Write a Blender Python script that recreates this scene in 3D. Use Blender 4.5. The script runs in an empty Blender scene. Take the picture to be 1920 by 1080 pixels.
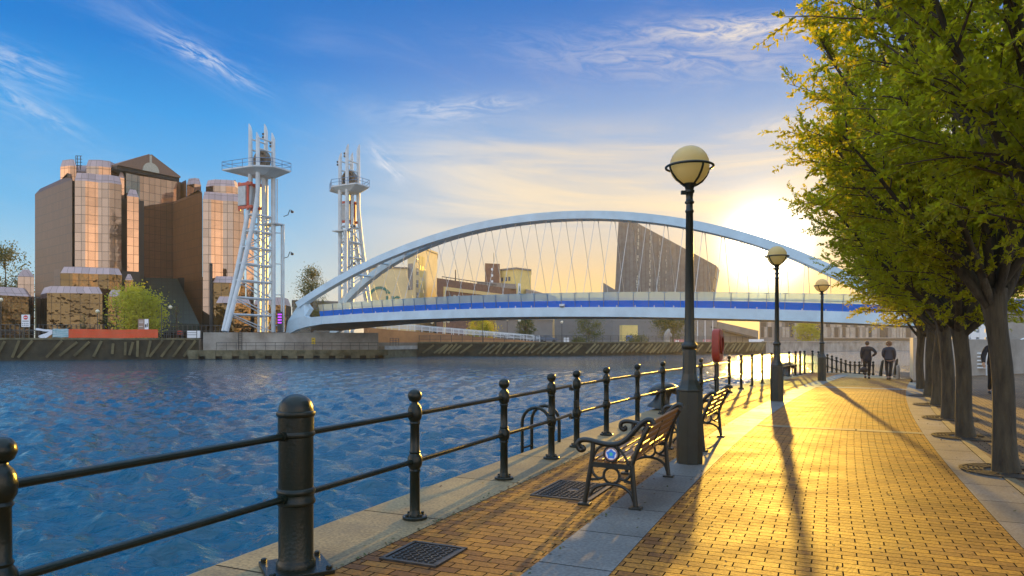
import bpy, bmesh, math, random
import numpy as np
from mathutils import Vector, Matrix, noise

R = random.Random(7)
scene = bpy.context.scene
COL = scene.collection
rad = math.radians
F, HOR, EYE = 1300.0, 641.0, 1.6          # focal length in photo pixels, horizon row, eye height


def at(px, py, Y):
    """point at distance Y seen at photo pixel (px, py)"""
    return Vector(((px - 960) / F * Y, Y, EYE + (HOR - py) / F * Y))


# ------------------------------------------------------------------ mesh helper
class MB:
    def __init__(self):
        self.v, self.f, self.uv, self.mi, self.m = [], [], [], [], 0

    def add(self, verts, faces, uvs=None):
        b = len(self.v)
        self.v.extend([tuple(p) for p in verts])
        for k, fc in enumerate(faces):
            self.f.append([b + i for i in fc])
            self.mi.append(self.m)
            self.uv.append(uvs[k] if uvs else None)
        return self

    def box(self, c, s, rz=0.0):
        x, y, z = s[0] / 2, s[1] / 2, s[2] / 2
        ca, sa = math.cos(rz), math.sin(rz)
        vs = []
        for dz in (-z, z):
            for dx, dy in ((-x, -y), (x, -y), (x, y), (-x, y)):
                vs.append((c[0] + dx * ca - dy * sa, c[1] + dx * sa + dy * ca, c[2] + dz))
        return self.add(vs, [(3, 2, 1, 0), (4, 5, 6, 7), (0, 1, 5, 4), (1, 2, 6, 5), (2, 3, 7, 6), (3, 0, 4, 7)])

    def beam(self, p, q, w, h, up=(0, 0, 1)):
        p, q = Vector(p), Vector(q)
        d = (q - p).normalized()
        up = Vector(up)
        if abs(d.dot(up)) > .98:
            up = Vector((0, 1, 0))
        s = d.cross(up).normalized() * (w / 2)
        u = s.cross(d).normalized() * (h / 2)
        vs = [p - s - u, p + s - u, p + s + u, p - s + u, q - s - u, q + s - u, q + s + u, q - s + u]
        return self.add(vs, [(3, 2, 1, 0), (4, 5, 6, 7), (0, 1, 5, 4), (1, 2, 6, 5), (2, 3, 7, 6), (3, 0, 4, 7)])

    def tube(self, pts, r, seg=8, cap=True, sx=1.0):
        pts = [Vector(p) for p in pts]
        n = len(pts)
        rs = r if isinstance(r, (list, tuple)) else [r] * n
        vs, prev = [], None
        for i, p in enumerate(pts):
            d = (pts[min(i + 1, n - 1)] - pts[max(i - 1, 0)])
            if d.length < 1e-9:
                d = Vector((0, 0, 1))
            d.normalize()
            if prev is None:
                a = Vector((0, 0, 1)) if abs(d.z) < .9 else Vector((0, 1, 0))
                a = (a - d * a.dot(d)).normalized()
            else:
                a = (prev - d * prev.dot(d)).normalized()
            prev = a
            b = d.cross(a)
            for k in range(seg):
                t = 2 * math.pi * k / seg
                vs.append(p + (a * math.cos(t) + b * (math.sin(t) * sx)) * rs[i])
        fs = []
        for i in range(n - 1):
            for k in range(seg):
                k2 = (k + 1) % seg
                fs.append((i * seg + k, i * seg + k2, (i + 1) * seg + k2, (i + 1) * seg + k))
        if cap:
            fs.append(tuple(reversed(range(seg))))
            fs.append(tuple(range((n - 1) * seg, n * seg)))
        return self.add(vs, fs)

    def lathe(self, prof, seg=24, c=(0, 0, 0), rot=0.0):
        """prof: list of (radius, z)"""
        vs, fs = [], []
        for r, z in prof:
            for k in range(seg):
                t = 2 * math.pi * (k + .5) / seg + rot
                vs.append((c[0] + r * math.cos(t), c[1] + r * math.sin(t), c[2] + z))
        n = len(prof)
        for i in range(n - 1):
            for k in range(seg):
                k2 = (k + 1) % seg
                fs.append((i * seg + k, i * seg + k2, (i + 1) * seg + k2, (i + 1) * seg + k))
        fs.append(tuple(reversed(range(seg))))
        fs.append(tuple(range((n - 1) * seg, n * seg)))
        return self.add(vs, fs)

    def prism(self, poly, z0, z1, cham=0.0, ch=0.0, cap=True):
        """vertical prism with wall UVs in metres; poly counter-clockwise (seen from above); cham insets the top over the last ch metres"""
        n = len(poly)
        P = [Vector((p[0], p[1])) for p in poly]
        area = sum(P[i].x * P[(i + 1) % n].y - P[(i + 1) % n].x * P[i].y for i in range(n))
        if area < 0:
            P.reverse()
        zt = z1 - ch if ch else z1
        u = 0.0
        for i in range(n):
            a, b = P[i], P[(i + 1) % n]
            L = (b - a).length
            self.add([(a.x, a.y, z0), (b.x, b.y, z0), (b.x, b.y, zt), (a.x, a.y, zt)], [(0, 1, 2, 3)],
                     [[(u, z0), (u + L, z0), (u + L, zt), (u, zt)]])
            u += L
        T = P
        if ch:
            T = []
            for i in range(n):
                a, b, c = P[i - 1], P[i], P[(i + 1) % n]
                n1 = Vector((-(b - a).y, (b - a).x)).normalized()
                n2 = Vector((-(c - b).y, (c - b).x)).normalized()
                m = n1 + n2
                m = m / max(.35, m.length_squared / 2) if m.length > 1e-6 else n1
                T.append(b + m * cham)
            u = 0.0
            for i in range(n):
                a, b, c, d = P[i], P[(i + 1) % n], T[(i + 1) % n], T[i]
                L = (b - a).length
                self.add([(a.x, a.y, zt), (b.x, b.y, zt), (c.x, c.y, z1), (d.x, d.y, z1)], [(0, 1, 2, 3)],
                         [[(u, zt), (u + L, zt), (u + L, z1), (u, z1)]])
                u += L
        if cap:
            self.add([(p.x, p.y, z1) for p in T], [tuple(range(n))], [[(p.x, p.y) for p in T]])
            self.add([(p.x, p.y, z0) for p in P], [tuple(reversed(range(n)))])
        return self

    def ico(self, c, r, sub=2, s=(1, 1, 1), jit=0.0, seed=0):
        bm = bmesh.new()
        bmesh.ops.create_icosphere(bm, subdivisions=sub, radius=1)
        vs = []
        for v in bm.verts:
            k = 1 + (jit * noise.noise(v.co * 2.3 + Vector((seed, 0, 0))) if jit else 0)
            vs.append((c[0] + v.co.x * r * s[0] * k, c[1] + v.co.y * r * s[1] * k, c[2] + v.co.z * r * s[2] * k))
        fs = [[v.index for v in f.verts] for f in bm.faces]
        bm.free()
        return self.add(vs, fs)

    def build(self, name, mats, parent=None, off=(0, 0, 0), smooth=None, bevel=0.0, bseg=2):
        me = bpy.data.meshes.new(name)
        o0 = Vector(off)
        me.from_pydata([tuple(Vector(p) - o0) for p in self.v], [], self.f)
        if any(u is not None for u in self.uv):
            ul = me.uv_layers.new(name='UVMap')
            buf = []
            for fc, u in zip(self.f, self.uv):
                if u is None:
                    u = [(self.v[i][0], self.v[i][2]) for i in fc]
                for q in u:
                    buf.extend(q)
            ul.data.foreach_set('uv', buf)
        if not isinstance(mats, (list, tuple)):
            mats = [mats]
        for m in mats:
            me.materials.append(m)
        if len(mats) > 1:
            me.polygons.foreach_set('material_index', self.mi)
        if smooth is not None:
            me.polygons.foreach_set('use_smooth', [True] * len(me.polygons))
            me.set_sharp_from_angle(angle=rad(smooth))
        me.update()
        o = bpy.data.objects.new(name, me)
        COL.objects.link(o)
        if parent:
            o.parent = parent
        else:
            o.location = o0
        if bevel:
            b = o.modifiers.new('bevel', 'BEVEL')
            b.width = bevel
            b.segments = bseg
            b.limit_method = 'ANGLE'
            b.angle_limit = rad(35)
        return o


def tag(o, label=None, cat=None, group=None, kind=None):
    if label:
        o['label'] = label
    if cat:
        o['category'] = cat
    if group:
        o['group'] = group
    if kind:
        o['kind'] = kind
    return o


def thing(name, loc, label, cat, group=None, rz=0.0):
    o = bpy.data.objects.new(name, None)
    o.empty_display_size = .3
    COL.objects.link(o)
    o.location = loc
    o.rotation_euler = (0, 0, rz)
    return tag(o, label, cat, group)


def dup(root, loc, rz=None, label=None, scale=None):
    def cp(o, parent):
        c = o.copy()
        COL.objects.link(c)
        if parent:
            c.parent = parent
        for ch in list(o.children):
            cp(ch, c)
        return c
    r = cp(root, None)
    r.location = loc
    if rz is not None:
        r.rotation_euler = (0, 0, rz)
    if scale:
        r.scale = scale
    if label:
        r['label'] = label
    return r


def text_mesh(body, size, mat, name, parent, M, extrude=.01):
    cu = bpy.data.curves.new('tmp', 'FONT')
    cu.body = body
    cu.size = size
    cu.extrude = extrude
    cu.align_x = 'CENTER'
    cu.align_y = 'CENTER'
    t = bpy.data.objects.new('tmp', cu)
    COL.objects.link(t)
    dg = bpy.context.evaluated_depsgraph_get()
    me = bpy.data.meshes.new_from_object(t.evaluated_get(dg))
    bpy.data.objects.remove(t)
    me.name = name
    me.transform(M)
    me.materials.clear()
    me.materials.append(mat)
    o = bpy.data.objects.new(name, me)
    COL.objects.link(o)
    o.parent = parent
    return o


# ------------------------------------------------------------------ materials
def nodes(m):
    m.use_nodes = True
    nt = m.node_tree
    return nt, nt.nodes, nt.links


def mat(name, color, rough=.6, metal=0.0, var=0.0, vscale=3.0, bump=0.0, bscale=20.0, color2=None, spec=None, coord='Object', stretch=None, trans=0.0, ior=None, emit=None, estr=0.0, alpha=None):
    m = bpy.data.materials.new(name)
    nt, N, L = nodes(m)
    b = N['Principled BSDF']
    b.inputs['Base Color'].default_value = (*color, 1)
    b.inputs['Roughness'].default_value = rough
    b.inputs['Metallic'].default_value = metal
    if spec is not None:
        b.inputs['Specular IOR Level'].default_value = spec
    if trans:
        b.inputs['Transmission Weight'].default_value = trans
    if ior:
        b.inputs['IOR'].default_value = ior
    if alpha is not None:
        b.inputs['Alpha'].default_value = alpha
    if emit:
        b.inputs['Emission Color'].default_value = (*emit, 1)
        b.inputs['Emission Strength'].default_value = estr
    if var or bump or color2:
        tc = N.new('ShaderNodeTexCoord')
        vec = tc.outputs[coord]
        if stretch:
            mp = N.new('ShaderNodeMapping')
            mp.inputs['Scale'].default_value = stretch
            L.new(vec, mp.inputs['Vector'])
            vec = mp.outputs[0]
    if var or color2:
        n = N.new('ShaderNodeTexNoise')
        n.inputs['Scale'].default_value = vscale
        n.inputs['Detail'].default_value = 6
        n.inputs['Roughness'].default_value = .65
        L.new(vec, n.inputs['Vector'])
        rmp = N.new('ShaderNodeValToRGB')
        rmp.color_ramp.elements[0].position = .32
        rmp.color_ramp.elements[1].position = .68
        c2 = color2 or tuple(min(1, c * (1 + var)) for c in color)
        c1 = color if color2 else tuple(c * (1 - var) for c in color)
        rmp.color_ramp.elements[0].color = (*c1, 1)
        rmp.color_ramp.elements[1].color = (*c2, 1)
        L.new(n.outputs['Fac'], rmp.inputs[0])
        L.new(rmp.outputs[0], b.inputs['Base Color'])
    if bump:
        n2 = N.new('ShaderNodeTexNoise')
        n2.inputs['Scale'].default_value = bscale
        n2.inputs['Detail'].default_value = 4
        L.new(vec, n2.inputs['Vector'])
        bp = N.new('ShaderNodeBump')
        bp.inputs['Strength'].default_value = bump
        bp.inputs['Distance'].default_value = .02
        L.new(n2.outputs['Fac'], bp.inputs['Height'])
        L.new(bp.outputs[0], b.inputs['Normal'])
    return m


def brickmat(name, c1, c2, mortar, bw, rh, msize=.006, offset=.5, rough=.68, bump=.5, uv=True, metal=0.0, noisy=.35, msmooth=.15, wob=0.0, rvar=.1, spec=.5, dist=.008):
    m = bpy.data.materials.new(name)
    nt, N, L = nodes(m)
    b = N['Principled BSDF']
    b.inputs['Metallic'].default_value = metal
    b.inputs['Specular IOR Level'].default_value = spec
    tc = N.new('ShaderNodeTexCoord')
    vec = tc.outputs['UV' if uv else 'Object']
    br = N.new('ShaderNodeTexBrick')
    br.offset = offset
    br.inputs['Scale'].default_value = 1.0
    br.inputs['Brick Width'].default_value = bw
    br.inputs['Row Height'].default_value = rh
    br.inputs['Mortar Size'].default_value = msize
    br.inputs['Mortar Smooth'].default_value = msmooth
    br.inputs['Bias'].default_value = 0
    br.inputs['Color1'].default_value = (*c1, 1)
    br.inputs['Color2'].default_value = (*c2, 1)
    br.inputs['Mortar'].default_value = (*mortar, 1)
    if wob:
        wn = N.new('ShaderNodeTexNoise')
        wn.inputs['Scale'].default_value = 2.5
        wn.inputs['Detail'].default_value = 3
        L.new(vec, wn.inputs['Vector'])
        sub = N.new('ShaderNodeVectorMath')
        sub.operation = 'SUBTRACT'
        sub.inputs[1].default_value = (.5, .5, .5)
        L.new(wn.outputs['Color'], sub.inputs[0])
        sc = N.new('ShaderNodeVectorMath')
        sc.operation = 'SCALE'
        sc.inputs['Scale'].default_value = wob
        L.new(sub.outputs[0], sc.inputs[0])
        ad = N.new('ShaderNodeVectorMath')
        L.new(vec, ad.inputs[0])
        L.new(sc.outputs[0], ad.inputs[1])
        L.new(ad.outputs[0], br.inputs['Vector'])
    else:
        L.new(vec, br.inputs['Vector'])
    n = N.new('ShaderNodeTexNoise')
    n.inputs['Scale'].default_value = 1.3
    n.inputs['Detail'].default_value = 8
    n.inputs['Roughness'].default_value = .7
    L.new(vec, n.inputs['Vector'])
    mx = N.new('ShaderNodeMix')
    mx.data_type = 'RGBA'
    mx.blend_type = 'MULTIPLY'
    mx.inputs['Factor'].default_value = 1
    rp = N.new('ShaderNodeValToRGB')
    rp.color_ramp.elements[0].position = .3
    rp.color_ramp.elements[1].position = .7
    rp.color_ramp.elements[0].color = (1 - noisy, 1 - noisy, 1 - noisy, 1)
    rp.color_ramp.elements[1].color = (1, 1, 1, 1)
    L.new(n.outputs['Fac'], rp.inputs[0])
    nb = N.new('ShaderNodeTexNoise')
    nb.inputs['Scale'].default_value = .42
    nb.inputs['Detail'].default_value = 5
    nb.inputs['Roughness'].default_value = .75
    L.new(vec, nb.inputs['Vector'])
    rb_ = N.new('ShaderNodeValToRGB')
    rb_.color_ramp.elements[0].position = .36
    rb_.color_ramp.elements[1].position = .60
    rb_.color_ramp.elements[0].color = (.62, .60, .58, 1)
    rb_.color_ramp.elements[1].color = (1.05, 1.05, 1.05, 1)
    L.new(nb.outputs['Fac'], rb_.inputs[0])
    mb_ = N.new('ShaderNodeMix')
    mb_.data_type = 'RGBA'
    mb_.blend_type = 'MULTIPLY'
    mb_.inputs['Factor'].default_value = .9
    L.new(br.outputs['Color'], mb_.inputs['A'])
    L.new(rb_.outputs[0], mb_.inputs['B'])
    L.new(mb_.outputs['Result'], mx.inputs['A'])
    L.new(rp.outputs[0], mx.inputs['B'])
    n5 = N.new('ShaderNodeTexNoise')
    n5.inputs['Scale'].default_value = 38
    n5.inputs['Detail'].default_value = 3
    L.new(vec, n5.inputs['Vector'])
    r5 = N.new('ShaderNodeValToRGB')
    r5.color_ramp.elements[0].position = .35
    r5.color_ramp.elements[1].position = .62
    r5.color_ramp.elements[0].color = (.55, .55, .55, 1)
    r5.color_ramp.elements[1].color = (1.15, 1.15, 1.15, 1)
    L.new(n5.outputs['Fac'], r5.inputs[0])
    mx5 = N.new('ShaderNodeMix')
    mx5.data_type = 'RGBA'
    mx5.blend_type = 'MULTIPLY'
    mx5.inputs['Factor'].default_value = .8
    L.new(mx.outputs['Result'], mx5.inputs['A'])
    L.new(r5.outputs[0], mx5.inputs['B'])
    L.new(mx5.outputs['Result'], b.inputs['Base Color'])
    mr = N.new('ShaderNodeMapRange')
    mr.inputs['To Min'].default_value = rough - rvar
    mr.inputs['To Max'].default_value = rough + rvar
    mr.inputs['From Min'].default_value = .3
    mr.inputs['From Max'].default_value = .7
    L.new(n.outputs['Fac'], mr.inputs['Value'])
    L.new(mr.outputs[0], b.inputs['Roughness'])
    n3 = N.new('ShaderNodeTexNoise')
    n3.inputs['Scale'].default_value = 45
    n3.inputs['Detail'].default_value = 4
    L.new(vec, n3.inputs['Vector'])
    ma = N.new('ShaderNodeMath')
    ma.operation = 'MULTIPLY_ADD'
    ma.inputs[1].default_value = -1.0
    L.new(br.outputs['Fac'], ma.inputs[0])
    m3 = N.new('ShaderNodeMath')
    m3.operation = 'MULTIPLY'
    m3.inputs[1].default_value = .35
    L.new(n3.outputs['Fac'], m3.inputs[0])
    L.new(m3.outputs[0], ma.inputs[2])
    sp = N.new('ShaderNodeMath')
    sp.operation = 'MULTIPLY_ADD'
    sp.inputs[1].default_value = -spec
    sp.inputs[2].default_value = spec
    L.new(br.outputs['Fac'], sp.inputs[0])
    L.new(sp.outputs[0], b.inputs['Specular IOR Level'])
    bp = N.new('ShaderNodeBump')
    bp.inputs['Strength'].default_value = bump
    bp.inputs['Distance'].default_value = dist
    L.new(ma.outputs[0], bp.inputs['Height'])
    L.new(bp.outputs[0], b.inputs['Normal'])
    return m


def glassmat(name, color, alpha, rough=.05):
    """thin tinted glass sheet: mostly transparent, mirror-like at glancing angles"""
    m = bpy.data.materials.new(name)
    nt, N, L = nodes(m)
    out = N['Material Output']
    N.remove(N['Principled BSDF'])
    tr = N.new('ShaderNodeBsdfTransparent')
    tr.inputs[0].default_value = (*color, 1)
    gl = N.new('ShaderNodeBsdfGlossy')
    gl.inputs['Color'].default_value = (1, 1, 1, 1)
    gl.inputs['Roughness'].default_value = rough
    dt = N.new('ShaderNodeBsdfTranslucent')
    dt.inputs[0].default_value = (*color, 1)
    dd = N.new('ShaderNodeBsdfDiffuse')
    dd.inputs[0].default_value = (*color, 1)
    df = N.new('ShaderNodeMixShader')
    df.inputs[0].default_value = .65
    L.new(dt.outputs[0], df.inputs[1])
    L.new(dd.outputs[0], df.inputs[2])
    mx0 = N.new('ShaderNodeMixShader')
    mx0.inputs[0].default_value = alpha
    L.new(tr.outputs[0], mx0.inputs[1])
    L.new(df.outputs[0], mx0.inputs[2])
    fr = N.new('ShaderNodeFresnel')
    fr.inputs[0].default_value = 1.45
    mx = N.new('ShaderNodeMixShader')
    L.new(fr.outputs[0], mx.inputs[0])
    L.new(mx0.outputs[0], mx.inputs[1])
    L.new(gl.outputs[0], mx.inputs[2])
    L.new(mx.outputs[0], out.inputs[0])
    return m


def leafmat(name, c1, c2, trans, tmix=.5, scale=1.2):
    m = bpy.data.materials.new(name)
    nt, N, L = nodes(m)
    out = N['Material Output']
    b = N['Principled BSDF']
    b.inputs['Roughness'].default_value = .5
    b.inputs['Specular IOR Level'].default_value = .3
    tc = N.new('ShaderNodeTexCoord')
    n = N.new('ShaderNodeTexNoise')
    n.inputs['Scale'].default_value = scale
    n.inputs['Detail'].default_value = 3
    L.new(tc.outputs['Object'], n.inputs['Vector'])
    rp = N.new('ShaderNodeValToRGB')
    rp.color_ramp.elements[0].position = .35
    rp.color_ramp.elements[1].position = .65
    rp.color_ramp.elements[0].color = (*c1, 1)
    rp.color_ramp.elements[1].color = (*c2, 1)
    L.new(n.outputs['Fac'], rp.inputs[0])
    L.new(rp.outputs[0], b.inputs['Base Color'])
    t = N.new('ShaderNodeBsdfTranslucent')
    t.inputs[0].default_value = (*trans, 1)
    mx = N.new('ShaderNodeMixShader')
    mx.inputs[0].default_value = tmix
    L.new(b.outputs[0], mx.inputs[1])
    L.new(t.outputs[0], mx.inputs[2])
    L.new(mx.outputs[0], out.inputs[0])
    return m


M = {}
M['iron'] = mat('green_black_iron_paint', (.003, .010, .007), .30, 0, vscale=5, bump=.16, bscale=45, spec=.32, color2=(.012, .013, .008))
M['lampiron'] = mat('lamp_iron_paint', (.012, .016, .011), .36, 0, var=.35, vscale=7, bump=.15, bscale=50)
M['iron2'] = mat('cast_iron_bench', (.012, .014, .011), .33, 0, var=.3, vscale=12, bump=.15, bscale=70)
M['wood'] = mat('oiled_bench_wood', (.20, .085, .025), .42, 0, var=.4, vscale=6, bump=.25, bscale=18, stretch=(14, 14, 1.2))
M['plate'] = mat('worn_manhole_iron', (.05, .045, .04), .45, .4, var=.4, vscale=8, bump=.2)
M['brick'] = brickmat('promenade_brick', (.60, .25, .028), (.27, .10, .020), (.03, .022, .012), .205, .103, .0050, rough=.66, spec=.24, bump=.9, wob=.025, noisy=.45, dist=.008)
M['brick_plaza'] = brickmat('plaza_brick', (.34, .19, .08), (.22, .125, .06), (.04, .03, .026), .21, .105, .007, rough=.8, bump=.6, wob=.02, noisy=.4)
M['slab'] = brickmat('stone_slab', (.21, .20, .185), (.165, .16, .15), (.05, .05, .05), 3.0, .92, .008, offset=0, rough=.62, bump=.45, noisy=.3, dist=.006)
M['coping'] = brickmat('granite_coping', (.38, .27, .125), (.28, .205, .10), (.05, .045, .035), 3.0, 1.75, .010, offset=0, rough=.72, bump=.8, noisy=.45, dist=.01)
M['quay_stone'] = mat('quay_stone', (.15, .13, .1), .8, 0, var=.4, vscale=1.2, bump=.5, bscale=8)
M['white'] = mat('white_steel_paint', (.50, .55, .57), .38, 0, var=.14, vscale=.8, bump=.03, bscale=4)
M['white2'] = mat('white_railing_paint', (.72, .74, .74), .4)
M['bridge'] = mat('bridge_steel_paint', (.46, .60, .68), .36, 0, var=.12, vscale=.45, bump=.03, bscale=3)
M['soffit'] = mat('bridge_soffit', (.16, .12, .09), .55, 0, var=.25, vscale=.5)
M['red'] = mat('red_oxide_steel', (.48, .06, .03), .5, 0, var=.25, vscale=2)
M['cw'] = mat('counterweight_panel', (.42, .46, .47), .5, 0, var=.15, vscale=2)
M['cable'] = mat('hanger_steel', (.55, .55, .52), .35, .4)
M['dark'] = mat('dark_fitting', (.03, .032, .035), .5)
M['bluepanel'] = glassmat('blue_glass', (.0, .22, .90), .88, .08)
M['clearglass'] = glassmat('clear_glass', (.80, .92, .96), .34, .03)
M['bluefin'] = mat('blue_grey_fin', (.10, .20, .34), .4)
M['concrete'] = mat('weathered_concrete', (.20, .18, .15), .85, 0, vscale=.35, bump=.4, bscale=5, color2=(.42, .39, .34))
M['concrete_low'] = mat('algae_concrete', (.05, .05, .025), .85, 0, vscale=.8, bump=.4, bscale=5, color2=(.19, .17, .10))
M['concrete_pale'] = mat('pale_concrete', (.36, .32, .27), .85, 0, var=.25, vscale=.7, bump=.3, bscale=6)
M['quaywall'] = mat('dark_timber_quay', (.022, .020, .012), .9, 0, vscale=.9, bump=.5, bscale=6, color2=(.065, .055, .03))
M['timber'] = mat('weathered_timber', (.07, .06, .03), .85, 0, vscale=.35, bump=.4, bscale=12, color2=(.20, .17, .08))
M['bankground'] = mat('bank_paving', (.17, .15, .12), .9, 0, var=.3, vscale=.3)
M['grass'] = mat('lawn', (.09, .13, .025), .9, 0, var=.4, vscale=1.5)
M['rose'] = None
M['glassdark'] = mat('dark_atrium_glass', (.012, .022, .02), .25, 0, var=.3, vscale=.5)
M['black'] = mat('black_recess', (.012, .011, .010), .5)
M['stonecap'] = mat('pale_stone', (.45, .42, .33), .7, 0, var=.15)
M['cream'] = mat('cream_render', (.78, .60, .31), .8, 0, var=.10, vscale=.25)
M['cream2'] = mat('yellow_render', (.78, .58, .20), .8, 0, var=.12, vscale=.3)
M['pane'] = mat('window_glass', (.10, .13, .16), .1)
M['frame_y'] = mat('yellow_cladding', (.72, .50, .20), .7, 0, var=.1)
M['redbrick'] = mat('red_brown_brick', (.17, .085, .06), .85, 0, var=.25, vscale=1.0)
M['roofgrey'] = mat('grey_roof', (.22, .20, .18), .7, 0, var=.2)
M['logo'] = mat('green_lettering', (.05, .20, .16), .7)
M['shed'] = mat('grey_ribbed_cladding', (.17, .165, .16), .55, .1, var=.12, vscale=.4)
M['trunkbark'] = mat('grey_bark', (.022, .018, .012), .9, 0, vscale=3.2, bump=1.0, bscale=14, color2=(.085, .07, .042), stretch=(3, 3, .6))
M['twig'] = mat('twig_bark', (.07, .045, .03), .85)
M['leaf'] = leafmat('hornbeam_leaf', (.06, .12, .010), (.13, .17, .014), (.68, .62, .02), .62)
M['leaf_far'] = leafmat('spring_leaf', (.30, .30, .02), (.46, .42, .03), (.60, .55, .03), .40, .6)
M['leaf_dull'] = leafmat('dull_leaf', (.05, .08, .015), (.11, .13, .03), (.20, .18, .03), .35, .6)
M['opal'] = None
M['banner_orange'] = mat('orange_banner', (.75, .07, .012), .6, 0, vscale=1.2, color2=(.52, .10, .03), stretch=(.5, .5, 5))
M['banner_teal'] = mat('teal_banner', (.04, .30, .33), .6, 0, vscale=1.2, color2=(.55, .62, .66), stretch=(.5, .5, 4))
M['banner_white'] = mat('white_banner', (.72, .74, .78), .6, 0, var=.08)
M['signred'] = mat('sign_red', (.60, .02, .03), .5)
M['signwhite'] = mat('sign_white', (.80, .80, .80), .5)
M['signgrey'] = mat('sign_print', (.25, .26, .28), .6)
M['signbrown'] = mat('sign_brown', (.30, .20, .15), .6)
M['yellow'] = mat('yellow_paint', (.70, .50, .03), .5)
M['lifered'] = mat('lifebuoy_red', (.30, .03, .012), .4, 0, var=.25)
M['skin'] = mat('skin', (.45, .27, .18), .55)
M['coat'] = mat('dark_coat', (.018, .018, .024), .8)
M['coat2'] = mat('navy_coat', (.022, .028, .045), .8)
M['trous'] = mat('dark_trousers', (.014, .014, .017), .85)
M['hair_d'] = mat('brown_hair', (.06, .03, .015), .6, bump=.6, bscale=30)
M['hair_g'] = mat('auburn_hair', (.22, .10, .03), .6, bump=.6, bscale=30)
M['shoe'] = mat('black_leather', (.012, .012, .012), .4)


def mirrormat(name, color, mortar, bw, rh, rough, metal=.92, ms=.022, wav=.012, spec=.5):
    m = bpy.data.materials.new(name)
    nt, N, L = nodes(m)
    b = N['Principled BSDF']
    b.inputs['Metallic'].default_value = metal
    b.inputs['Specular IOR Level'].default_value = spec
    b.inputs['Roughness'].default_value = rough
    tc = N.new('ShaderNodeTexCoord')
    br = N.new('ShaderNodeTexBrick')
    br.offset = 0
    for k, v in (('Scale', 1), ('Brick Width', bw), ('Row Height', rh), ('Mortar Size', ms), ('Mortar Smooth', 0), ('Bias', 0)):
        br.inputs[k].default_value = v
    br.inputs['Color1'].default_value = (*color, 1)
    br.inputs['Color2'].default_value = (*[c * .78 for c in color], 1)
    br.inputs['Mortar'].default_value = (*mortar, 1)
    L.new(tc.outputs['UV'], br.inputs['Vector'])
    L.new(br.outputs['Color'], b.inputs['Base Color'])
    n = N.new('ShaderNodeTexNoise')
    n.inputs['Scale'].default_value = .55
    n.inputs['Detail'].default_value = 2
    L.new(tc.outputs['UV'], n.inputs['Vector'])
    bp = N.new('ShaderNodeBump')
    bp.inputs['Strength'].default_value = 1
    bp.inputs['Distance'].default_value = wav
    L.new(n.outputs['Fac'], bp.inputs['Height'])
    L.new(bp.outputs[0], b.inputs['Normal'])
    return m


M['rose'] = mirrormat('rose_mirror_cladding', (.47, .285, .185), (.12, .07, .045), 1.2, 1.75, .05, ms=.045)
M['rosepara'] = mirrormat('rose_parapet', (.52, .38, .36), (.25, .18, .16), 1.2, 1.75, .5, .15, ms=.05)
M['shaded_side'] = mirrormat('painted_shade_cladding', (.13, .052, .018), (.05, .025, .012), .8, 1.75, .42, .0, ms=.06, spec=.25)  # darker copy of the rose cladding; shade and dark reflections painted into side walls
M['podglass'] = mirrormat('podium_glass', (.22, .12, .045), (.07, .04, .022), 1.6, 2.2, .05, ms=.05, wav=.14)
M['gable'] = mat('brown_gable', (.20, .115, .075), .6, .1, var=.1)


def opal():
    m = bpy.data.materials.new('opal_globe_glass')
    nt, N, L = nodes(m)
    out, b = N['Material Output'], N['Principled BSDF']
    b.inputs['Base Color'].default_value = (.80, .64, .30, 1)
    b.inputs['Roughness'].default_value = .16
    t = N.new('ShaderNodeBsdfTranslucent')
    t.inputs[0].default_value = (.95, .78, .40, 1)
    mx = N.new('ShaderNodeMixShader')
    mx.inputs[0].default_value = .55
    L.new(b.outputs[0], mx.inputs[1])
    L.new(t.outputs[0], mx.inputs[2])
    L.new(mx.outputs[0], out.inputs[0])
    return m


M['opal'] = opal()

# ------------------------------------------------------------------ camera
cam = bpy.data.cameras.new('camera')
cam.lens = F / 1920 * 36
cam.sensor_width = 36
cam.shift_y = (HOR - 540) / 1920
cam.clip_start = .05
cam.clip_end = 5000
camo = bpy.data.objects.new('camera', cam)
COL.objects.link(camo)
camo.location = (0, 0, EYE)
camo.rotation_euler = (rad(90), 0, 0)
scene.camera = camo

# ------------------------------------------------------------------ light
SUN_AZ = math.atan2(1436 - 960, F)      # to the right of straight ahead
SUN_EL = rad(7.3)
sdir = Vector((math.sin(SUN_AZ) * math.cos(SUN_EL), math.cos(SUN_AZ) * math.cos(SUN_EL), math.sin(SUN_EL)))
sl = bpy.data.lights.new('sun', 'SUN')
sl.energy = 5.0
sl.angle = rad(.6)
sl.color = (1.0, .56, .07)
so = bpy.data.objects.new('sun', sl)
COL.objects.link(so)
so.rotation_euler = (-sdir).to_track_quat('-Z', 'Y').to_euler()
so.location = (20, 60, 60)

W = bpy.data.worlds.new('World')
scene.world = W
W.use_nodes = True
nt = W.node_tree
N, L = nt.nodes, nt.links
N.clear()


def mth(op, a, b=None, c=None, clamp=False):
    n = N.new('ShaderNodeMath')
    n.operation = op
    n.use_clamp = clamp
    for i, x in enumerate((a, b, c)):
        if x is None:
            continue
        if isinstance(x, (int, float)):
            n.inputs[i].default_value = x
        else:
            L.new(x, n.inputs[i])
    return n.outputs[0]


def maprange(x, a, b, c=0.0, d=1.0, smooth=True):
    n = N.new('ShaderNodeMapRange')
    n.interpolation_type = 'SMOOTHSTEP' if smooth else 'LINEAR'
    L.new(x, n.inputs['Value'])
    for k, v in (('From Min', a), ('From Max', b), ('To Min', c), ('To Max', d)):
        n.inputs[k].default_value = v
    return n.outputs[0]


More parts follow.
